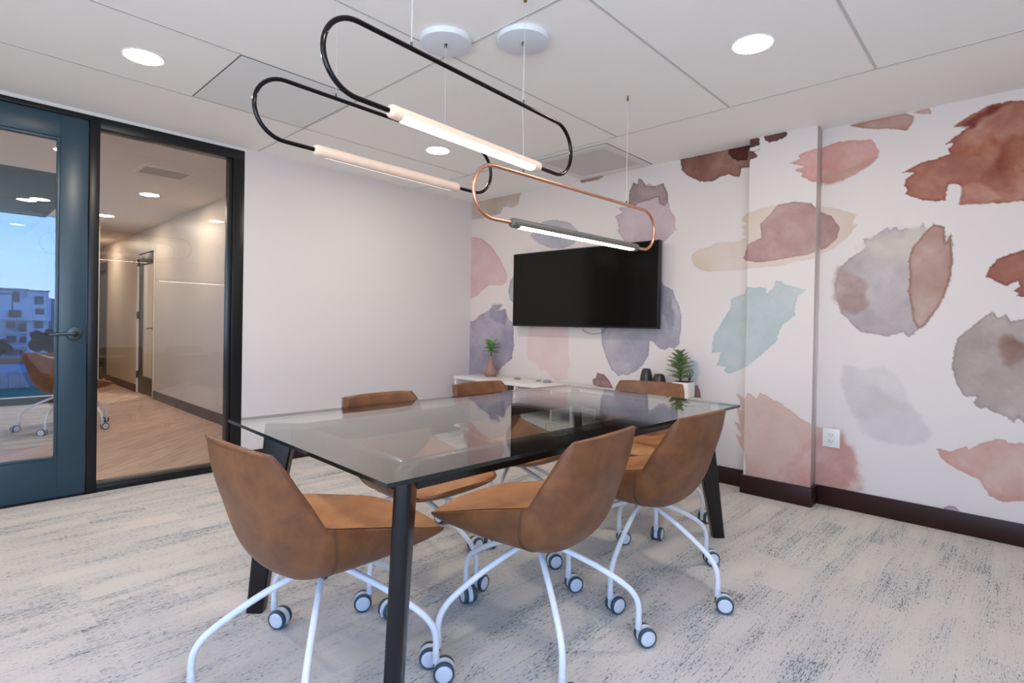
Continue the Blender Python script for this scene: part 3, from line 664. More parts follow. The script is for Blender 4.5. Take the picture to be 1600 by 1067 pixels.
# brown bin at the far end of the hall
t = thing('waste_bin', 'low brown box bin by the far hall doorway seen through the glass', 'bin', (1.95, 12.05, 0))
obj('bin_body', BX(-.11, .11, -.12, .12, 0, .26, bev=.008), mat('brown_bin', (112, 84, 60), .6), t)
obj('bin_rim', BX(-.115, .115, -.125, .125, .26, .28, bev=.006), mat('brown_bin_rim', (80, 60, 46), .6), t)

# nook window wall with mullion rail, looking outdoors
w3 = struct_empty('window_3', (-.6, 9.25, 0))
bm = bmesh.new()
box(bm, -3.2, 1.17, 9.22, 9.32, 0, .095); box(bm, -3.2, 1.17, 9.23, 9.30, .530, .605)
box(bm, 1.09, 1.17, 9.22, 9.32, .095, HC)
for x in (-2.9, -1.4, -.05): box(bm, x-.03, x+.03, 9.23, 9.30, .095, HC)
local(obj('window_frame', bm, mat('nook_window_frame', (66, 76, 80), .4), w3, smooth=False), w3)
local(obj('window_sill', BX(-3.2, 1.17, 9.20, 9.24, .095, .108), M_['white_metal'], w3, smooth=False), w3)
local(obj('window_pane', BX(-3.2, 1.09, 9.262, 9.268, .105, HC), pane_glass('sky_dimming_glass', (.30, .345, .385), 1.0), w3, smooth=False), w3)  # dark cool tint added to dim the bright sky outside

# ------------------------------------------------------------------ outdoors
M_['bld'] = mat('stucco_white', (214, 222, 232), .8)
M_['bld_d'] = mat('stucco_grey', (120, 140, 160), .8)
M_['bld_g'] = mat('building_glass', (70, 92, 104), .25, spec=.6)
M_['rail'] = mat('dark_rail', (40, 44, 50), .5)
M_['tree'] = mat('tree_foliage', (44, 72, 56), .8, noise=(1.2, .8, (24, 44, 36)))
M_['trunk'] = mat('tree_trunk', (70, 58, 48), .9)
M_['grass'] = mat('lawn', (86, 140, 92), .9, noise=(.25, .8, (120, 160, 120)))
M_['road'] = mat('pale_lot', (150, 164, 176), .9, noise=(.1, .6, (180, 190, 200)))
M_['fence'] = mat('weathered_fence', (120, 132, 142), .85, noise=(2.2, .9, (176, 182, 188)))
GZ = -8.0
structure(obj('ground_lawn', BX(-60, 80, 30, 93.5, GZ-.2, GZ), M_['grass'], smooth=False)).name = 'floor_lawn'
structure(obj('ground_lot', BX(-60, 120, 93.5, 260, GZ-.25, GZ-.02), M_['road'], smooth=False)).name = 'floor_lot'
t = thing('board_fence', 'long weathered grey board fence at the far edge of the lawn', 'fence', (0, 93.5, GZ))
bm = bmesh.new()
x = -16.0
while x < 26:
    h = 1.95+rnd.uniform(-.12, .12); box(bm, x, x+.30, -.03+rnd.uniform(-.02, .02), .02, 0, h); x += .36
obj('fence_boards', bm, M_['fence'], t, smooth=False)
bm = bmesh.new(); box(bm, -16, 26, .02, .1, .4, .52); box(bm, -16, 26, .02, .1, 1.4, 1.52)
obj('fence_rail', bm, M_['bld_d'], t, smooth=False)
# apartment block
BY = 167.0
t = thing('apartment_building', 'pale stepped apartment block with balconies seen through the door glass', 'building', (12, BY, GZ))
def bb(name, m, x0, x1, y0, y1, z0, z1): return obj(name, BX(x0-12, x1-12, y0, y1, z0-GZ, z1-GZ), m, t, smooth=False)
bb('wall_block', M_['bld'], -2, 14.7, 0, 14, GZ, 7.1)
bb('wall_block', M_['bld'], 14.5, 18.3, -.8, 13, GZ, 6.9)
bb('wall_block', M_['bld'], 12.0, 18.55, -2.4, -.6, .15, 5.4)
bb('wall_block', M_['bld_d'], 18.2, 21.8, 1.5, 13, GZ, 5.4)
bb('wall_block', M_['bld'], -2, 11.8, -2.4, 0, .15, 5.9)
for a in ((-2.2, 14.9, -.4, 14.2, 7.1, 7.4), (14.4, 18.5, -1.2, 13.2, 6.9, 7.15), (-2.2, 12.6, -2.8, 0, 5.9, 6.15)):
    bb('roof_slab', M_['bld_d'], *a)
def win(x0, x1, z0, z1, y): return bb('window', M_['bld_g'], x0, x1, y-.15, y+.2, z0, z1)
win(11.9, 13.1, 4.3, 6.6, -2.4); win(15.6, 17.2, 3.9, 5.8, -2.4); win(15.8, 17.3, 1.6, 2.9, -2.4)
win(11.3, 13.4, .7, 2.5, -2.4); win(7.2, 9.2, .7, 2.5, -2.4); win(7.5, 9, 4.3, 5.6, -2.4)
win(11.0, 12.6, -1.6, -.1, 0); win(13.2, 14.4, -2.5, -.5, 0); win(15.8, 17.3, -1.6, 0, -.8); win(11.1, 12.7, -4.9, -3.4, 0)
win(13.4, 14.5, -4.9, -3.6, 0); win(15.8, 17.3, -4.9, -3.4, -.8); win(6, 8.5, -1.6, -.1, 0); win(6, 8.5, -4.9, -3.4, 0); win(10.8, 14.0, -7.8, -6.5, 0)
for (x0, x1, z, y) in ((10.7, 14.6, -2.75, -1.6), (10.9, 13.6, .45, -3.4), (10.5, 14.6, -5.9, -1.6), (5, 9.5, -2.75, -1.6)):
    s_ = bb('balcony', M_['bld'], x0, x1, y, 0 if y > -3 else -2.4, z, z+.3)
    bm = bmesh.new()
    k = x0
    while k <= x1: box(bm, k-12-.03, k-12+.03, y, y+.06, z+.3-GZ, z+1.3-GZ); k += .3
    box(bm, x0-12, x1-12, y-.02, y+.08, z+1.3-GZ, z+1.4-GZ)
    r_ = obj('balcony_railing', bm, M_['rail'], s_, smooth=False)
def tree(name, label, x, y, h, r, seed, group):
    t = thing(name, label, 'tree', (x, y, GZ), 0, group)
    R = random.Random(seed)
    bm = bmesh.new()
    for k in range(26):
        a = R.uniform(0, 2*PI); q = R.uniform(0, r*.75); zz = h*.35+R.uniform(0, h*.52)
        sc = r*R.uniform(.28, .5)*(1.15-.5*abs(zz/h-.55))
        ret = bmesh.ops.create_icosphere(bm, subdivisions=2, radius=sc, matrix=Matrix.Translation((q*math.cos(a), q*math.sin(a), zz)))
        for v in ret['verts']: v.co += Vector((R.uniform(-1, 1), R.uniform(-1, 1), R.uniform(-1, 1)))*sc*.14
    obj('foliage', bm, M_['tree'], t, smooth=False)
    bm = bmesh.new(); tube(bm, [(0, 0, 0), (.1, 0, h*.3), (0, .1, h*.6)], [.3, .24, .12], 8)
    obj('trunk', bm, M_['trunk'], t)
tree('broadleaf_tree', 'dark bushy tree in front of the right side of the pale apartment block', 16.6, 150, 5.9, 3.0, 3, 'trees outside')
tree('broadleaf_tree', 'smaller dark tree at the left edge of the view through the door glass', 8.6, 150, 4.6, 2.0, 5, 'trees outside')
# ------------------------------------------------------------------ lamps in the ceilings
def downlight(x, y, z, label, group, warm=False, r=.084, power=None):
    t = thing('recessed_downlight', label, 'ceiling light', (x, y, z), 0, group)
    bm = bmesh.new(); lathe(bm, [(r, 0), (r, -.003), (r+.008, -.004), (r+.010, 0)], 40)
    obj('trim_ring', bm, M_['white_paint'], t)
    bm = bmesh.new(); lathe(bm, [(0, -.0032), (r*.7, -.0032), (r, -.0026)], 40)
    obj('lens', bm, M_['nookcan'] if warm == 2 else M_['hallcan'] if warm else M_['can'], t)
    return t
G = 'recessed downlights in the meeting room ceiling'
downlight(.708, 3.23, H, 'round glowing downlight in the ceiling above the glass door', G)
downlight(2.565, .925, H, 'round glowing downlight nearest the wallpapered wall with the socket', G)
downlight(2.600, 3.245, H, 'small round downlight seen just under the lit pale wood pendant', G)
downlight(.70, .55, H, 'round downlight in the ceiling above the camera side of the room', G)
downlight(-1.0, 3.0, H, 'added round downlight in the ceiling left of the door, unseen', G)  # unseen lamp, added to brighten the room
downlight(-1.0, .6, H, 'added round downlight in the rear ceiling, unseen', G)  # another unseen lamp added for room light
GH = 'hall downlights beyond the glass'
downlight(1.50, 8.6, HC, 'glowing downlight in the hall ceiling seen through the side light pane', GH, True)
downlight(.80, 8.03, HC+.002, 'glowing downlight in the dark nook ceiling seen through the door glass', GH, 2)
downlight(1.55, 6.75, HC, 'hall downlight near the plain pale hall wall', GH, True)
downlight(1.60, 11.3, HC, 'hall downlight near the far end of the hall', GH, True)
downlight(-.9, 5.3, HC, 'added hall downlight left of the glass door, unseen', GH, True)  # unseen lamp, added to light the hall and nook
area_lamp('side_room_lamp', (HX+.8, 9.4, 2.4), .3, 18, (1, .9, .78))
area_lamp('far_side_room_lamp', (HX+.8, 12.0, 2.4), .3, 10, (1, .9, .78))

# lay-in panel, air grille
t = thing('access_panel', 'flat square lay-in ceiling panel beside the large black pendant loop', 'ceiling panel', (1.362, 3.195, H))
bm = bmesh.new(); box(bm, -.332, .332, -.362, .362, -.0045, 0)
obj('panel', bm, mat('panel_white', (230, 232, 229), .6), t, smooth=False)
bm = bmesh.new()
for a in ((-.337, .337, -.367, -.362), (-.337, .337, .362, .367), (-.337, -.332, -.362, .362), (.332, .337, -.362, .362)): box(bm, *a, -.003, .0)
obj('shadow_gap', bm, mat('gap_grey', (96, 98, 96), .8), t, smooth=False)

def grille_mat():
    m = bpy.data.materials.new('perforated_plate'); m.use_nodes = True
    nt = m.node_tree; b = nt.nodes['Principled BSDF']; b.inputs['Roughness'].default_value = .6
    tcn = nt.nodes.new('ShaderNodeTexCoord'); mp = nt.nodes.new('ShaderNodeMapping'); mp.inputs['Scale'].default_value = (80, 80, 80)
    nt.links.new(tcn.outputs['Object'], mp.inputs[0])
    vo = nt.nodes.new('ShaderNodeTexVoronoi'); vo.inputs['Randomness'].default_value = 0; vo.inputs['Scale'].default_value = 1
    nt.links.new(mp.outputs[0], vo.inputs[0])
    mr = nt.nodes.new('ShaderNodeMapRange'); mr.inputs[1].default_value = .22; mr.inputs[2].default_value = .34
    nt.links.new(vo.outputs['Distance'], mr.inputs[0])
    mx = nt.nodes.new('ShaderNodeMix'); mx.data_type = 'RGBA'
    mx.inputs[6].default_value = (*lin((112, 108, 106)), 1); mx.inputs[7].default_value = (*lin((206, 202, 200)), 1)
    nt.links.new(mr.outputs[0], mx.inputs[0]); nt.links.new(mx.outputs[2], b.inputs['Base Color'])
    return m
t = thing('air_grille', 'square perforated air return grille in the ceiling above the television', 'air vent', (3.605, 2.533, H))
bm = bmesh.new()
for a in ((-.325, .325, -.345, -.285), (-.325, .325, .285, .345), (-.325, -.265, -.285, .285), (.265, .325, -.285, .285)): box(bm, *a, -.008, 0)
obj('grille_frame', bm, M_['white_paint'], t, smooth=False)
obj('perforated_plate', BX(-.265, .265, -.285, .285, -.005, 0), grille_mat(), t, smooth=False)
bm = bmesh.new()
for a in ((-.331, .331, -.351, -.345), (-.331, .331, .345, .351), (-.331, -.325, -.345, .345), (.325, .331, -.345, .345)): box(bm, *a, -.002, 0)
obj('shadow_gap', bm, mat('gap_dark', (92, 88, 84), .8), t, smooth=False)
t = thing('ceiling_vent', 'slatted vent in the hall ceiling seen through the side light pane', 'air vent', (1.40, 5.62, HC))
bm = bmesh.new()
for k in range(6): box(bm, -.17, .17, -.13+k*.047, -.13+k*.047+.028, -.008, -.002)
obj('slats', bm, mat('vent_beige', (190, 176, 164), .6), t, smooth=False)
obj('vent_frame', (lambda b: ([box(b, *a, -.010, 0) for a in ((-.2, .2, -.17, -.14), (-.2, .2, .14, .17), (-.2, -.17, -.14, .14), (.17, .2, -.14, .14))], b)[1])(bmesh.new()), M_['hall_ceil'], t, smooth=False)

# ------------------------------------------------------------------ pendants
def stadium(Lx, Hh, n=20):
    r = Hh/2; a = Lx/2-r; P = []
    for k in range(n+1): t_ = -PI/2+PI*k/n; P.append((a+r*math.cos(t_), 0, r*math.sin(t_)))
    for k in range(n+1): t_ = PI/2+PI*k/n; P.append((-a+r*math.cos(t_), 0, r*math.sin(t_)))
    return P
def pendant(name, label, cx, cy, ztop, Hh, Lx, body, bx, head, tubemat, woodmat, aim, wires, led, tr=.0078, br=.0215):
    t = thing(name, label, 'pendant light', (cx, cy, ztop-Hh/2), head, 'looped tube pendants over the table')
    P = stadium(Lx, Hh)
    bm = bmesh.new(); tube(bm, P, tr, 14, closed=True)
    obj('loop_tube', bm, tubemat, t)
    zb = -Hh/2
    # turned wooden body with a flat cut that holds the diffuser
    bm = bmesh.new(); n = 28; hl = body/2; flat = .013; sl = .022
    prof = [(-hl, .006), (-hl, .013), (-hl+.002, .017), (-hl+.008, .0205), (-hl+.016, br), (-hl+.045, br), (-hl+.0455, br), (hl-.0455, br), (hl-.045, br), (hl-.016, br), (hl-.008, .0205), (hl-.002, .017), (hl, .013), (hl, .006)]
    rings = []
    for i, (x, r) in enumerate(prof):
        cut = 6 <= i <= 7; ring = []
        for k in range(n):
            a = 2*PI*k/n; y, z = r*math.sin(a), r*math.cos(a)
            if cut and z < -flat: z = -flat
            yy = y*math.cos(aim)-z*math.sin(aim); zz = y*math.sin(aim)+z*math.cos(aim)
            ring.append(bm.verts.new((bx+x, yy, zb+zz)))
        rings.append(ring)
    for a, b in zip(rings, rings[1:]):
        for k in range(n): bm.faces.new((a[k], a[(k+1) % n], b[(k+1) % n], b[k]))
    bm.faces.new(rings[0]); bm.faces.new(rings[-1])
    bd = obj('wooden_body', bm, woodmat, t, angle=50)
    bm = bmesh.new()
    w = .0155; zd = -flat-.0012
    for (y0, z0, y1, z1) in ((-w, zd, w, zd),):
        box(bm, bx-hl+.050, bx+hl-.050, -w, w, zd-.003, zd+.0005)
    Rm = Matrix.Translation((0, 0, zb)) @ Matrix.Rotation(aim, 4, 'X')
    bmesh.ops.transform(bm, matrix=Rm, verts=bm.verts)
    obj('light_diffuser', bm, led, t, smooth=False)
    ca = Matrix.Rotation(head, 4, 'Z').inverted()
    for (lx, mx_, my_, kind, rad) in wires:
        top = ca @ Vector((mx_-cx, my_-cy, H-(ztop-Hh/2)))
        bm = bmesh.new(); a = Vector((lx, 0, Hh/2+tr)); b = top
        if kind == 'cable':
            mid = [(a+(b-a)*f)+Vector((rnd.uniform(-.004, .004), rnd.uniform(-.004, .004), 0)) for f in (.25, .5, .75)]
            tube(bm, catmull([a]+mid+[b], 4), rad, 6)
        else: tube(bm, [a, b], rad, 6)
        obj('suspension_wire', bm, M_['cable'], t)
        bm = bmesh.new(); lathe(bm, [(.0045, 0), (.0045, -.018), (.007, -.019), (.007, -.026), (.002, -.03)], 14, 0, Matrix.Translation(b))
        obj('ceiling_gripper', bm, M_['brass'] if kind != 'cable' else M_['steel_dark'], t)
        bm = bmesh.new(); lathe(bm, [(.0015, .014), (.0035, .012), (.0035, 0)], 12, 0, Matrix.Translation(a))
        obj('wire_clamp', bm, M_['steel_dark'], t)
    return t
r_ = math.radians
pendant('loop_pendant', 'largest-looking black loop pendant with a lit pale wood bar, nearest the camera', 1.331, 1.446, 2.005, .222, 1.21, .758, -.003, r_(2.93), M_['black_tube'], M_['maple'], r_(-22),
        [(-.298, 1.033, 1.430, 'wire', .0018), (.267, 1.597, 1.459, 'wire', .0010)], M_['led'])
pendant('loop_pendant', 'black loop pendant with an unlit-looking pale wood bar, nearest the plain left wall', 1.360, 1.994, 2.012, .222, 1.19, .742, .002, r_(1.1), M_['black_tube'], M_['maple'], r_(52),
        [(-.281, 1.079, 1.988, 'wire', .0009), (.278, 1.600, 1.950, 'cable', .0012)], M_['led_soft'])
pendant('loop_pendant', 'copper loop pendant with a lit dark grey bar in front of the television', 2.173, 1.595, 1.795, .222, 1.375, .985, .018, r_(-2.3), M_['copper'], M_['dark_ash'], r_(-6),
        [(-.403, 1.822, 1.672, 'cable', .0014), (.399, 2.684, 1.652, 'wire', .0011)], M_['led'])
def canopy(x, y, label):
    t = thing('ceiling_canopy', label, 'ceiling canopy', (x, y, H), 0, 'round white pendant canopies')
    bm = bmesh.new(); lathe(bm, [(.118, 0), (.118, -.020), (.116, -.024), (.108, -.026), (0, -.026)], 56)
    obj('canopy_disc', bm, M_['canopy'], t)
    bm = bmesh.new(); lathe(bm, [(.006, -.026), (.006, -.034), (.003, -.038), (0, -.038)], 14)
    obj('cord_grip', bm, M_['steel_dark'], t)
canopy(1.605, 1.958, 'round white ceiling canopy left of its twin, above the pale wood pendants')
canopy(1.825, 1.678, 'round white ceiling canopy right of its twin, feeding the copper pendant')

# ------------------------------------------------------------------ television, socket
TV = thing('television', 'wide black flat television hung on the wallpapered wall', 'television', (3.90, 2.852, 1.468))
hw, hh = .778, .349
obj('tv_casing', BX(-.030, .018, -hw, hw, -hh, hh, bev=.003), M_['tv_black'], TV)
obj('tv_screen', BX(-.0315, -.0295, -hw+.008, hw-.008, -hh+.014, hh-.008), M_['tv_screen'], TV, smooth=False)
obj('wall_bracket', BX(.018, .067, -.22, .22, -.16, .16, bev=.003), M_['tv_black'], TV)
bm = bmesh.new(); box(bm, -.0335, -.0300, -.018, .018, -hh-.003, -hh+.006); obj('sensor_badge', bm, M_['steel_dark'], TV, smooth=False)
bm = bmesh.new(); tube(bm, catmull([(.02, -.02, -hh), (.03, -.04, -hh-.035), (.035, -.12, -hh-.055), (.035, -.22, -hh-.04), (.03, -.26, -hh)], 8), .0022, 6)
obj('power_cable', bm, M_['tv_black'], TV)

ot = thing('wall_socket', 'white double socket plate low on the wallpapered wall beside the pillar', 'socket', (XR, .884, .438), 0)
obj('cover_plate', BX(-.007, 0, -.050, .050, -.060, .060, bev=.0025), M_['outlet'], ot)
obj('socket_insert', BX(-.0095, -.006, -.019, .019, -.036, .036, bev=.001), M_['white_paint'], ot)
bm = bmesh.new()
for dz in (.019, -.019):
    box(bm, -.0100, -.009, .0065, .0095, dz-.002, dz+.008); box(bm, -.0100, -.009, -.0085, -.006, dz-.002, dz+.007)
    box(bm, -.0100, -.009, -.0015, .0025, dz-.011, dz-.006)
obj('socket_slots', bm, M_['slot'], ot, smooth=False)

# ------------------------------------------------------------------ credenza and what stands on it
CZ = .608
cr_ = thing('credenza', 'long low white credenza with open cubbies under the television', 'credenza', (3.77, 2.95, 0))
hy = 1.21; x0c, x1c = -.18, .176
obj('credenza_top', BX(x0c-.01, x1c, -hy, hy, CZ-.028, CZ, bev=.003), M_['credenza'], cr_)
bm = bmesh.new()
box(bm, x0c, x1c, -hy+.005, -hy+.03, .10, CZ-.028); box(bm, x0c, x1c, hy-.03, hy-.005, .10, CZ-.028)
box(bm, x0c, x1c, -hy+.03, hy-.03, .10, .13); box(bm, x0c, x1c, -hy+.03, hy-.03, .295, .318)
obj('carcass', bm, M_['credenza'], cr_, smooth=False)
for y in (-.72, -.255, -.045, .38, .80): obj('divider', BX(x0c+.002, x1c-.012, y-.011, y+.011, .318, CZ-.028), M_['credenza'], cr_, smooth=False)
for k in range(4):
    y0_ = -hy+.03+k*.5875
    dr = obj('drawer_front', BX(x0c-.016, x0c, y0_+.003, y0_+.5845, .105, .300, bev=.002), M_['credenza'], cr_)
    obj('drawer_pull', BX(x0c-.030, x0c-.016, y0_+.24, y0_+.35, .268, .276, bev=.002), M_['steel_dark'], dr)
obj('back_panel', BX(x1c-.012, x1c, -hy+.03, hy-.03, .13, CZ-.028), M_['cubby'], cr_, smooth=False)
for y in (-hy+.1, hy-.1):
    for x in (x0c+.05, x1c-.06): obj('leg', BX(x-.02, x+.02, y-.02, y+.02, 0, .10), M_['credenza'], cr_, smooth=False)

def leaf(bm, base, az, el, L, W, T, curl=.25, mi=0):
    """fleshy pointed leaf, built from rings"""
    d = Vector((math.cos(az)*math.cos(el), math.sin(az)*math.cos(el), math.sin(el)))
    s = Vector((-math.sin(az), math.cos(az), 0)); u = d.cross(s)*-1
    rings = []; n = 8; K = 8
    for i in range(K+1):
        f = i/K; w = W*math.sin(PI*min(1, f*.82+.12))**.8*(1 if f < .95 else .5); th = T*(1-f*.7)
        c = Vector(base)+d*L*f+u*(-curl)*L*f*f*-1
        rings.append([bm.verts.new(c+s*w*math.cos(2*PI*k/n)+u*th*math.sin(2*PI*k/n)) for k in range(n)])
    for a, b in zip(rings, rings[1:]):
        for k in range(n): bm.faces.new((a[k], a[(k+1) % n], b[(k+1) % n], b[k])).material_index = mi
    bm.faces.new(rings[-1]); bm.faces.new(rings[0][::-1])
# bottle vase with a small succulent cutting
vs = thing('bottle_vase', 'slim brown clay bottle vase at the left end of the credenza', 'vase', (3.84, 3.895, CZ))
bm = bmesh.new(); lathe(bm, [(0, 0), (.050, 0), (.056, .004), (.067, .026), (.069, .036), (.064, .055), (.047, .088), (.030, .118), (.0235, .145), (.0215, .20), (.023, .208), (.018, .208), (.016, .16), (0, .15)], 40)
obj('vase_body', bm, M_['vase'], vs)
pl = thing('succulent_cutting', 'small green succulent rosette standing in the brown bottle vase', 'plant', (3.84, 3.895, CZ+.152))
bm = bmesh.new(); tube(bm, [(0, 0, 0), (.002, -.003, .08), (0, 0, .12)], .006, 8); obj('stem', bm, M_['stem'], pl)
R = random.Random(4)
for k in range(15):
    bm = bmesh.new(); az = k*2.4; el = R.uniform(-.15, .55)+k*.055
    leaf(bm, (0, 0, .10+k*.004), az, el, R.uniform(.085, .115), .024, .008, .2)
    obj('leaf', bm, M_['leaf2'], pl)
# two dark egg-shaped vases
for (y, h, rr, lab) in ((2.148, .195, .050, 'taller dark ceramic vase of the pair left of the potted plant'), (2.038, .160, .056, 'shorter dark ceramic vase of the pair left of the potted plant')):
    v_ = thing('dark_vase', lab, 'vase', (3.84, y, CZ), 0, 'pair of dark vases on the credenza')
    bm = bmesh.new(); lathe(bm, [(0, 0), (rr*.72, 0), (rr*.8, .004), (rr*.97, h*.25), (rr, h*.45), (rr*.93, h*.7), (rr*.72, h*.92), (rr*.6, h*.985), (rr*.5, h), (rr*.42, h*.985), (rr*.4, h*.8), (0, h*.75)], 36)
    obj('vase_body', bm, M_['black_vase'], v_)
    bm = bmesh.new(); lathe(bm, [(rr*.5, h), (rr*.56, h+.002), (rr*.60, h*.99)], 28); obj('vase_lip', bm, M_['black_vase'], v_)
# white pot and succulent
pp = thing('plant_pot', 'square-sided white pot at the right end of the credenza', 'pot', (3.85, 1.845, CZ))
bm = bmesh.new(); box(bm, -.062, .062, -.066, .066, 0, .118, bev=.012, seg=4)
obj('pot_body', bm, M_['pot'], pp)
obj('soil', BX(-.052, .052, -.056, .056, .1165, .1215, bev=.002), M_['soil'], pp)
su = thing('potted_succulent', 'tall layered green succulent growing in the white pot', 'plant', (3.85, 1.868, CZ+.120))
bm = bmesh.new(); tube(bm, [(0, 0, 0), (0, .004, .12), (0, .012, .205)], [.009, .007, .004], 8); obj('stem', bm, M_['stem'], su)
R = random.Random(9); k = 0
for tier in range(7):
    zt = .025+tier*.030; m_n = 5
    for q in range(m_n):
        az = q*2*PI/m_n+tier*.55+R.uniform(-.15, .15); el = .35+tier*.07+R.uniform(-.08, .08)
        L = (.112 if tier in (1, 2, 3) else .092) if tier < 5 else .092-.016*(tier-4)
        bm = bmesh.new(); leaf(bm, (0, zt*.06, zt), az, el, L, .026 if tier < 5 else .020, .0085, .15)
        obj('leaf', bm, M_['leaf'], su)
tw = thing('trailing_sprig', 'thin dark green sprig beside the tall succulent in the white pot', 'plant', (3.85, 1.80, CZ+.120))
bm = bmesh.new()
for k in range(5):
    a = R.uniform(-.5, .5); pts = catmull([(0, 0, 0), (-.01, -.008+a*.02, .03), (-.005, -.012+a*.05, .065+R.uniform(0, .02))], 4); tube(bm, pts, .0018, 6)
    for p in pts[2::2]: leaf(bm, p, R.uniform(0, 6.28), .5, .016, .004, .002, 0)
obj('sprig', bm, mat('sprig_green', (64, 84, 66), .5), tw)
for (y, s_, lab) in ((3.545, .9, 'small grey stone nearest the bottle vase on the credenza'), (3.275, .75, 'small grey stone in the middle of the three on the credenza'), (3.17, 1.15, 'largest small grey stone of the three on the credenza')):
    t = obj('decorative_stone', (lambda b: (lathe(b, [(0, .022*s_), (.016*s_, .02*s_), (.034*s_, .010*s_), (.038*s_, .004), (.03*s_, 0), (0, 0)], 18), b)[1])(bmesh.new()), M_['stone'])
    t.location = (3.86, y, CZ); t.rotation_euler = (0, 0, y*3); tag(t, lab, 'stone', 'small stones on the credenza')
# ------------------------------------------------------------------ table
TX, TY, TA = 1.816, 1.661, -.034
HX_, HY_ = 1.041, .579
tb = thing('glass_table', 'rectangular glass-topped table with black splayed wooden legs', 'table', (TX, TY, 0), TA)
bm = bmesh.new(); box(bm, -HX_, HX_, -HY_, HY_, .728, .740)
for f in bm.faces:
    f.material_index = 0 if abs(f.normal.z) > .5 else 1
bm.normal_update()
for f in bm.faces: f.material_index = 0 if abs(f.normal.z) > .5 else 1
obj('glass_top', bm, [M_['table_glass'], M_['glass_edge']], tb, smooth=False)
# each corner: foot (outer) and head (outer) of the tapered plank leg, in table axes
FEET = {(-1, -1): ((-.968, -.486), (-.925, -.470)), (-1, 1): ((-.990, .490), (-.935, .470)), (1, -1): ((1.150, -.462), (.985, -.445)), (1, 1): ((1.120, .490), (.985, .460))}
def plank_leg(foot, head, sx_, sy_):
    bm = bmesh.new()
    d = Vector((sx_, sy_, 0)).normalized(); n = Vector((-d.y, d.x, 0))
    st = [(0, .068), (.30, .085), (.60, .112), (.690, .125), (.7255, .130)]
    rings = []
    F, Hd = Vector((*foot, 0)), Vector((*head, .7255))
    for z_, w in st:
        o_ = F.lerp(Hd, z_/.7255)
        t_ = .024; b_ = .006
        prof = [(.014*(1-math.cos(q_)), t_*math.sin(q_)) for q_ in [PI/2-PI*i_/10 for i_ in range(11)]]+[(w-.006, -t_), (w, -t_+b_), (w, t_-b_), (w-.006, t_)]
        rings.append([bm.verts.new(o_-d*a+n*c) for a, c in prof])
    for a, b in zip(rings, rings[1:]):
        m = len(a)
        for k in range(m): bm.faces.new((a[k], a[(k+1) % m], b[(k+1) % m], b[k]))
    bm.faces.new(rings[0][::-1]); bm.faces.new(rings[-1])
    return bm
for (sx_, sy_), (ft, hd) in FEET.items():
    lg = obj('leg', plank_leg(ft, hd, sx_, sy_), M_['table_black'], tb)
    c_ = Vector((hd[0]-sx_*.035, hd[1]-sy_*.035, 0))
    bm = bmesh.new(); lathe(bm, [(.012, .7255), (.012, .728)], 20, 0, Matrix.Translation((c_.x, c_.y, 0))); 
    obj('glass_pad', bm, M_['steel_dark'], lg)
ax0, ax1, ay = -.855, .895, .375
for y_ in (-ay, ay): obj('long_rail', BX(ax0, ax1, y_-.022, y_+.022, .640, .7255, bev=.004), M_['table_black'], tb)
for x_ in (ax0, ax1): obj('end_rail', BX(x_-.022, x_+.022, -ay, ay, .640, .7250, bev=.004), M_['table_black'], tb)

# ------------------------------------------------------------------ chairs
ST = [  # rim(x,y,z), inner centre (y,z), outer centre (y,z); from front lip to back top
 ((.212, .300, .436), (.330, .446), (.334, .430)),
 ((.252, .285, .452), (.285, .468), (.305, .412)),
 ((.262, .215, .470), (.215, .470), (.238, .384)),
 ((.258, .095, .502), (.110, .466), (.130, .360)),
 ((.250, -.030, .532), (.000, .456), (.020, .350)),
 ((.241, -.130, .556), (-.095, .450), (-.080, .351)),
 ((.238, -.150, .575), (-.160, .470), (-.160, .370)),
 ((.232, -.184, .630), (-.205, .540), (-.232, .440)),
 ((.225, -.220, .685), (-.240, .625), (-.275, .560)),
 ((.217, -.258, .745), (-.272, .715), (-.305, .670)),
 ((.200, -.286, .781), (-.293, .786), (-.313, .783)),
]
def shell_rows(n=4):
    keys = []
    for rim, ic, oc in ST: keys.append(tuple(rim)+tuple(ic)+tuple(oc))
    A = [Vector(k[:3]) for k in keys]; B = [Vector((k[3], k[4], k[5])) for k in keys]; D = [Vector((k[6], 0, 0)) for k in keys]
    return list(zip(catmull(A, n), catmull(B, n), catmull(D, n)))
def make_shell_meshes():
    rows = shell_rows(4); NU = 22
    inner, outer = [], []
    for i, (a, b, d) in enumerate(rows):
        rx, ry, rz_ = a; icy, icz, ocy = b; ocz = d.x
        f = i/(len(rows)-1)
        ri, ro = [], []
        top = max(0, (f-.5)/.5)
        th = .018                                  # visible thickness of the rim
        for k in range(NU+1):
            s = -1+2*k/NU; q = abs(s)
            # inner face: soft dish
            g = q**2.6
            x = s*(rx-.016)
            cy_, cz_ = icy, icz
            y = cy_+(ry+.016*top-cy_)*g; z = cz_+(rz_-.004-cz_)*g
            ri.append((x, y, z))
            # outer face: rounded bowl
            th_ = s*PI/2
            x2 = rx*math.copysign(abs(math.sin(th_))**.92, s)
            g2 = 1-max(0, math.cos(th_))**(.72 if f < .62 else .95)
            y2 = ocy+(ry-ocy)*g2; z2 = ocz+(rz_-ocz)*g2
            ro.append((x2, y2, z2))
        inner.append(ri); outer.append(ro)
    return inner, outer
INNER, OUTER = make_shell_meshes()
def grid_mesh(bm, rows, flip=False):
    V = [[bm.verts.new(p) for p in r] for r in rows]
    for a, b in zip(V, V[1:]):
        for k in range(len(a)-1):
            q = (a[k], a[k+1], b[k+1], b[k]); bm.faces.new(q[::-1] if flip else q)
    return V
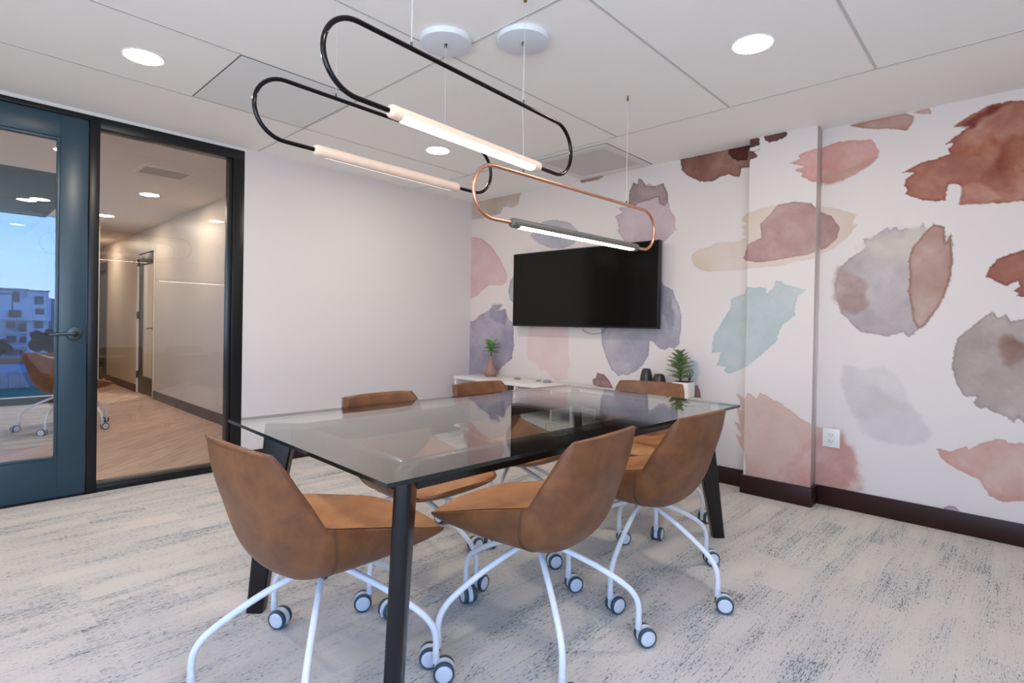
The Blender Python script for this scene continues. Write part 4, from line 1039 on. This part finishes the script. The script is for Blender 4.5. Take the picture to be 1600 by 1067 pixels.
def chair_shell_bm():
    bm = bmesh.new()
    Vo = grid_mesh(bm, OUTER)
    Vi = [[bm.verts.new(p) for p in r] for r in INNER]
    # rim band only: bridge outer border to the pad border
    n = len(Vo)
    for i in range(n-1):
        for e_ in (0, -1): bm.faces.new((Vo[i][e_], Vo[i+1][e_], Vi[i+1][e_], Vi[i][e_]))
    for k in range(len(Vo[0])-1):
        bm.faces.new((Vo[0][k], Vo[0][k+1], Vi[0][k+1], Vi[0][k])); bm.faces.new((Vo[-1][k], Vo[-1][k+1], Vi[-1][k+1], Vi[-1][k]))
    # inner skin of the back (the seat itself is its own part)
    SPL = 22
    for i in range(SPL, n-1):
        for k in range(len(Vi[0])-1): bm.faces.new((Vi[i][k], Vi[i][k+1], Vi[i+1][k+1], Vi[i+1][k]))
    for v in [v for v in bm.verts if not v.link_faces]: bm.verts.remove(v)
    return bm, SPL
def seat_bm(SPL):
    bm = bmesh.new()
    rows = []
    for i in range(0, SPL+2):
        f = i/(SPL+1)
        r = []
        for (x, y, z) in INNER[i]:
            q = abs(x)/.25
            puff = .007*max(0, 1-q**6)*math.sin(PI*min(1, max(0, f*1.05)))**.5 if 0 < f < 1 else 0
            r.append((x, y, z+puff+.0006))
        rows.append(r)
    grid_mesh(bm, rows); return bm
def caster_part(parent, x, y, swivel, protos):
    """stem socket + hood, with two wheels as sub-parts; wheel axle trails behind the stem"""
    hood, wheel = protos
    h = hood.copy() if hood.users_collection else hood
    C.objects.link(h); h.parent = parent; h.location = (x, y, 0); h.rotation_euler = (0, 0, swivel)
    for s in (-1, 1):
        w = wheel.copy(); C.objects.link(w); w.parent = h; w.location = (.026, s*.0165, .034); w.rotation_euler = (0, 0, 0 if s > 0 else PI)
    return h
WR = .034
def wheel_mesh():
    bm = bmesh.new()
    Rm = Matrix.Rotation(-PI/2, 4, 'X')
    # disc along +Y: hub face outward
    lathe(bm, [(.0, .0095), (.016, .0098), (.0255, .0088), (.0272, .0075)], 32, 0, Rm)
    lathe(bm, [(.0272, .0075), (.0278, .0095), (.0305, .0098), (.0330, .0070), (WR, .0035), (WR, -.0035), (.0325, -.0065), (.028, -.0075), (0, -.0075)], 32, 1, Rm)
    me = bpy.data.meshes.new('wheel'); bmesh.ops.recalc_face_normals(bm, faces=bm.faces); bm.to_mesh(me); bm.free()
    me.materials.append(M_['caster_white']); me.materials.append(M_['tire'])
    me.polygons.foreach_set('use_smooth', [True]*len(me.polygons)); me.set_sharp_from_angle(angle=math.radians(45))
    return me
def hood_mesh():
    bm = bmesh.new()
    lathe(bm, [(0, .092), (.0118, .092), (.0122, .074), (.0118, .060), (0, .060)], 20)
    # fender between the wheels
    n = 20; A = []; B = []
    cx, cz, r1, r0 = .026, .034, .0345, .012
    for k in range(n+1):
        a = math.radians(-35+250*k/n)
        r = r1 if k < n*.8 else r1-.004
        A.append((cx+r*math.cos(a), cz+r*math.sin(a))); B.append((cx+r0*math.cos(a), cz+r0*math.sin(a)))
    for hy_ in (.0085,):
        vo = [[bm.verts.new((p[0], s*hy_, p[1])) for p in A] for s in (-1, 1)]
        vi = [[bm.verts.new((p[0], s*hy_, p[1])) for p in B] for s in (-1, 1)]
        for k in range(n):
            bm.faces.new((vo[0][k], vo[0][k+1], vo[1][k+1], vo[1][k])); bm.faces.new((vi[0][k], vi[0][k+1], vi[1][k+1], vi[1][k]))
            for s in (0, 1): bm.faces.new((vo[s][k], vo[s][k+1], vi[s][k+1], vi[s][k]))
        for k in (0, n): bm.faces.new((vo[0][k], vo[1][k], vi[1][k], vi[0][k]))
    bmesh.ops.recalc_face_normals(bm, faces=bm.faces)
    me = bpy.data.meshes.new('caster'); bm.to_mesh(me); bm.free(); me.materials.append(M_['caster_white'])
    me.polygons.foreach_set('use_smooth', [True]*len(me.polygons)); me.set_sharp_from_angle(angle=math.radians(40))
    return me
LEG_R = .372
def leg_mesh():
    bm = bmesh.new()
    P = [(.030, 0, .350), (.10, 0, .325), (.20, 0, .282), (.285, 0, .236), (.330, 0, .206), (.352, 0, .184), (.3665, 0, .158), (.372, 0, .128), (.372, 0, .100), (.372, 0, .088)]
    tube(bm, catmull(P, 4), .0105, 14)
    bmesh.ops.recalc_face_normals(bm, faces=bm.faces)
    me = bpy.data.meshes.new('leg'); bm.to_mesh(me); bm.free(); me.materials.append(M_['white_metal'])
    me.polygons.foreach_set('use_smooth', [True]*len(me.polygons)); return me
SHELL_ME = SEAT_ME = None
def build_chair():
    t = thing('office_chair', 'chair', 'chair', (0, 0, 0), 0, 'tan leather swivel chairs')
    sb, SPL = chair_shell_bm()
    sh = obj('back_shell', sb, M_['leather'], t, angle=70)
    m = sh.modifiers.new('soft', 'SUBSURF'); m.levels = 1; m.render_levels = 1
    se = obj('seat', seat_bm(SPL), M_['leather_seat'], t, angle=70)
    # stitched seams: down each flank at the arm corner, and round the rim
    i0 = 20
    for s in (0, -1):
        row = OUTER[i0]; half = row[:12] if s == 0 else row[-12:][::-1]
        half = half[:9]
        bm = bmesh.new(); off = .0014
        pts = [Vector(p)+Vector((math.copysign(off, p[0]), 0, -off*.5)) for p in half]
        tube(bm, catmull(pts, 3), .0011, 6)
        pts2 = [p+Vector((0, .007, 0)) for p in pts]; tube(bm, catmull(pts2, 3), .0009, 6)
        obj('side_seam', bm, M_['thread'], t)
    bm = bmesh.new()
    pts = []
    for i in range(20, len(OUTER)): p = Vector(OUTER[i][0]); pts.append(p+Vector((.006 if False else -.0004, -.006, -.002)))
    for k in range(1, len(OUTER[-1])): p = Vector(OUTER[-1][k]); pts.append(p+Vector((0, -.0012, -.010)))
    for i in range(len(OUTER)-1, 19, -1): p = Vector(OUTER[i][-1]); pts.append(p+Vector((.0004, -.006, -.002)))
    tube(bm, pts, .0009, 6)
    obj('rim_stitching', bm, M_['thread'], t)
    p = Vector(OUTER[i0][-8])
    bm = bmesh.new(); box(bm, -.0012, .0012, -.006, .006, -.012, .012, bev=.001)
    bmesh.ops.transform(bm, matrix=Matrix.Translation(p+Vector((.003, .004, .0))) @ Matrix.Rotation(.6, 4, 'Y'), verts=bm.verts)
    obj('maker_tab', bm, M_['thread'], t)
    bm = bmesh.new(); lathe(bm, [(0, .366), (.036, .364), (.040, .356), (.040, .338), (.030, .332), (0, .332)], 28); obj('base_hub', bm, M_['white_metal'], t)
    return t
LEG_ME, HOOD_ME, WHEEL_ME = leg_mesh(), hood_mesh(), wheel_mesh()
def add_base(t, phase, swivels):
    """phase and swivels in the chair's own axes (radians)"""
    for k in range(5):
        a = phase+k*2*PI/5
        lg = bpy.data.objects.new('leg', LEG_ME); C.objects.link(lg); lg.parent = t; lg.rotation_euler = (0, 0, a)
        h = bpy.data.objects.new('caster', HOOD_ME); C.objects.link(h); h.parent = t
        h.location = (LEG_R*math.cos(a), LEG_R*math.sin(a), 0); h.rotation_euler = (0, 0, swivels[k])
        for s in (-1, 1):
            w = bpy.data.objects.new('wheel', WHEEL_ME); C.objects.link(w); w.parent = h
            w.location = (.026, s*.0180, .034); w.rotation_euler = (0, 0, 0 if s > 0 else PI)
proto = build_chair()
# x, y, world heading of the front (deg), world phase of the star base (deg), world caster directions for legs at phase + 72k
CH = [
 (.874, 1.634, 3.4, 18.4, (180, -60, 165, -160, -40), 'tan leather swivel chair at the left table end, its back turned to the camera'),
 (1.504, 1.277, 93.6, 17.8, (-30, -110, 140, -75, -35), 'tan leather swivel chair in the middle foreground, pulled up to the near long side'),
 (2.200, 1.240, 87.4, 47.3, (-40, 150, -20, -60, -45), 'orange-tan leather swivel chair on the near side nearest the wallpapered pillar'),
 (1.517, 2.030, -89.0, 63.0, (140, 165, 150, 10, 180), 'tan leather swivel chair across the table nearest the glass partition'),
 (2.251, 2.103, -90.3, 63.0, (40, 100, 30, -120, 30), 'tan leather swivel chair across the table nearest the bottle vase'),
 (2.880, 1.661, 195.0, 10.0, (60, 120, 200, 10, -10), 'tan leather swivel chair at the far table end below the television'),
 (.93, 7.04, 32.0, 165.0, (-160, 150, 10, 120, 60), 'shadowed swivel chair in the carpeted nook seen through the door glass'),
]
for i, (x, y, hd, ph, sw, lab) in enumerate(CH):
    if i == 0: c = proto
    else:
        c = proto.copy(); C.objects.link(c)
        for ch in PARTS0:
            n_ = ch.copy(); C.objects.link(n_); n_.parent = c
    if i == 0: PARTS0 = list(proto.children)
    rz = math.radians(hd-90)
    c.location = (x, y, 0); c.rotation_euler = (0, 0, rz)
    c['label'] = lab
    if i == 6: del c['group']
    add_base(c, math.radians(ph)-rz, [math.radians(s)-rz for s in sw])
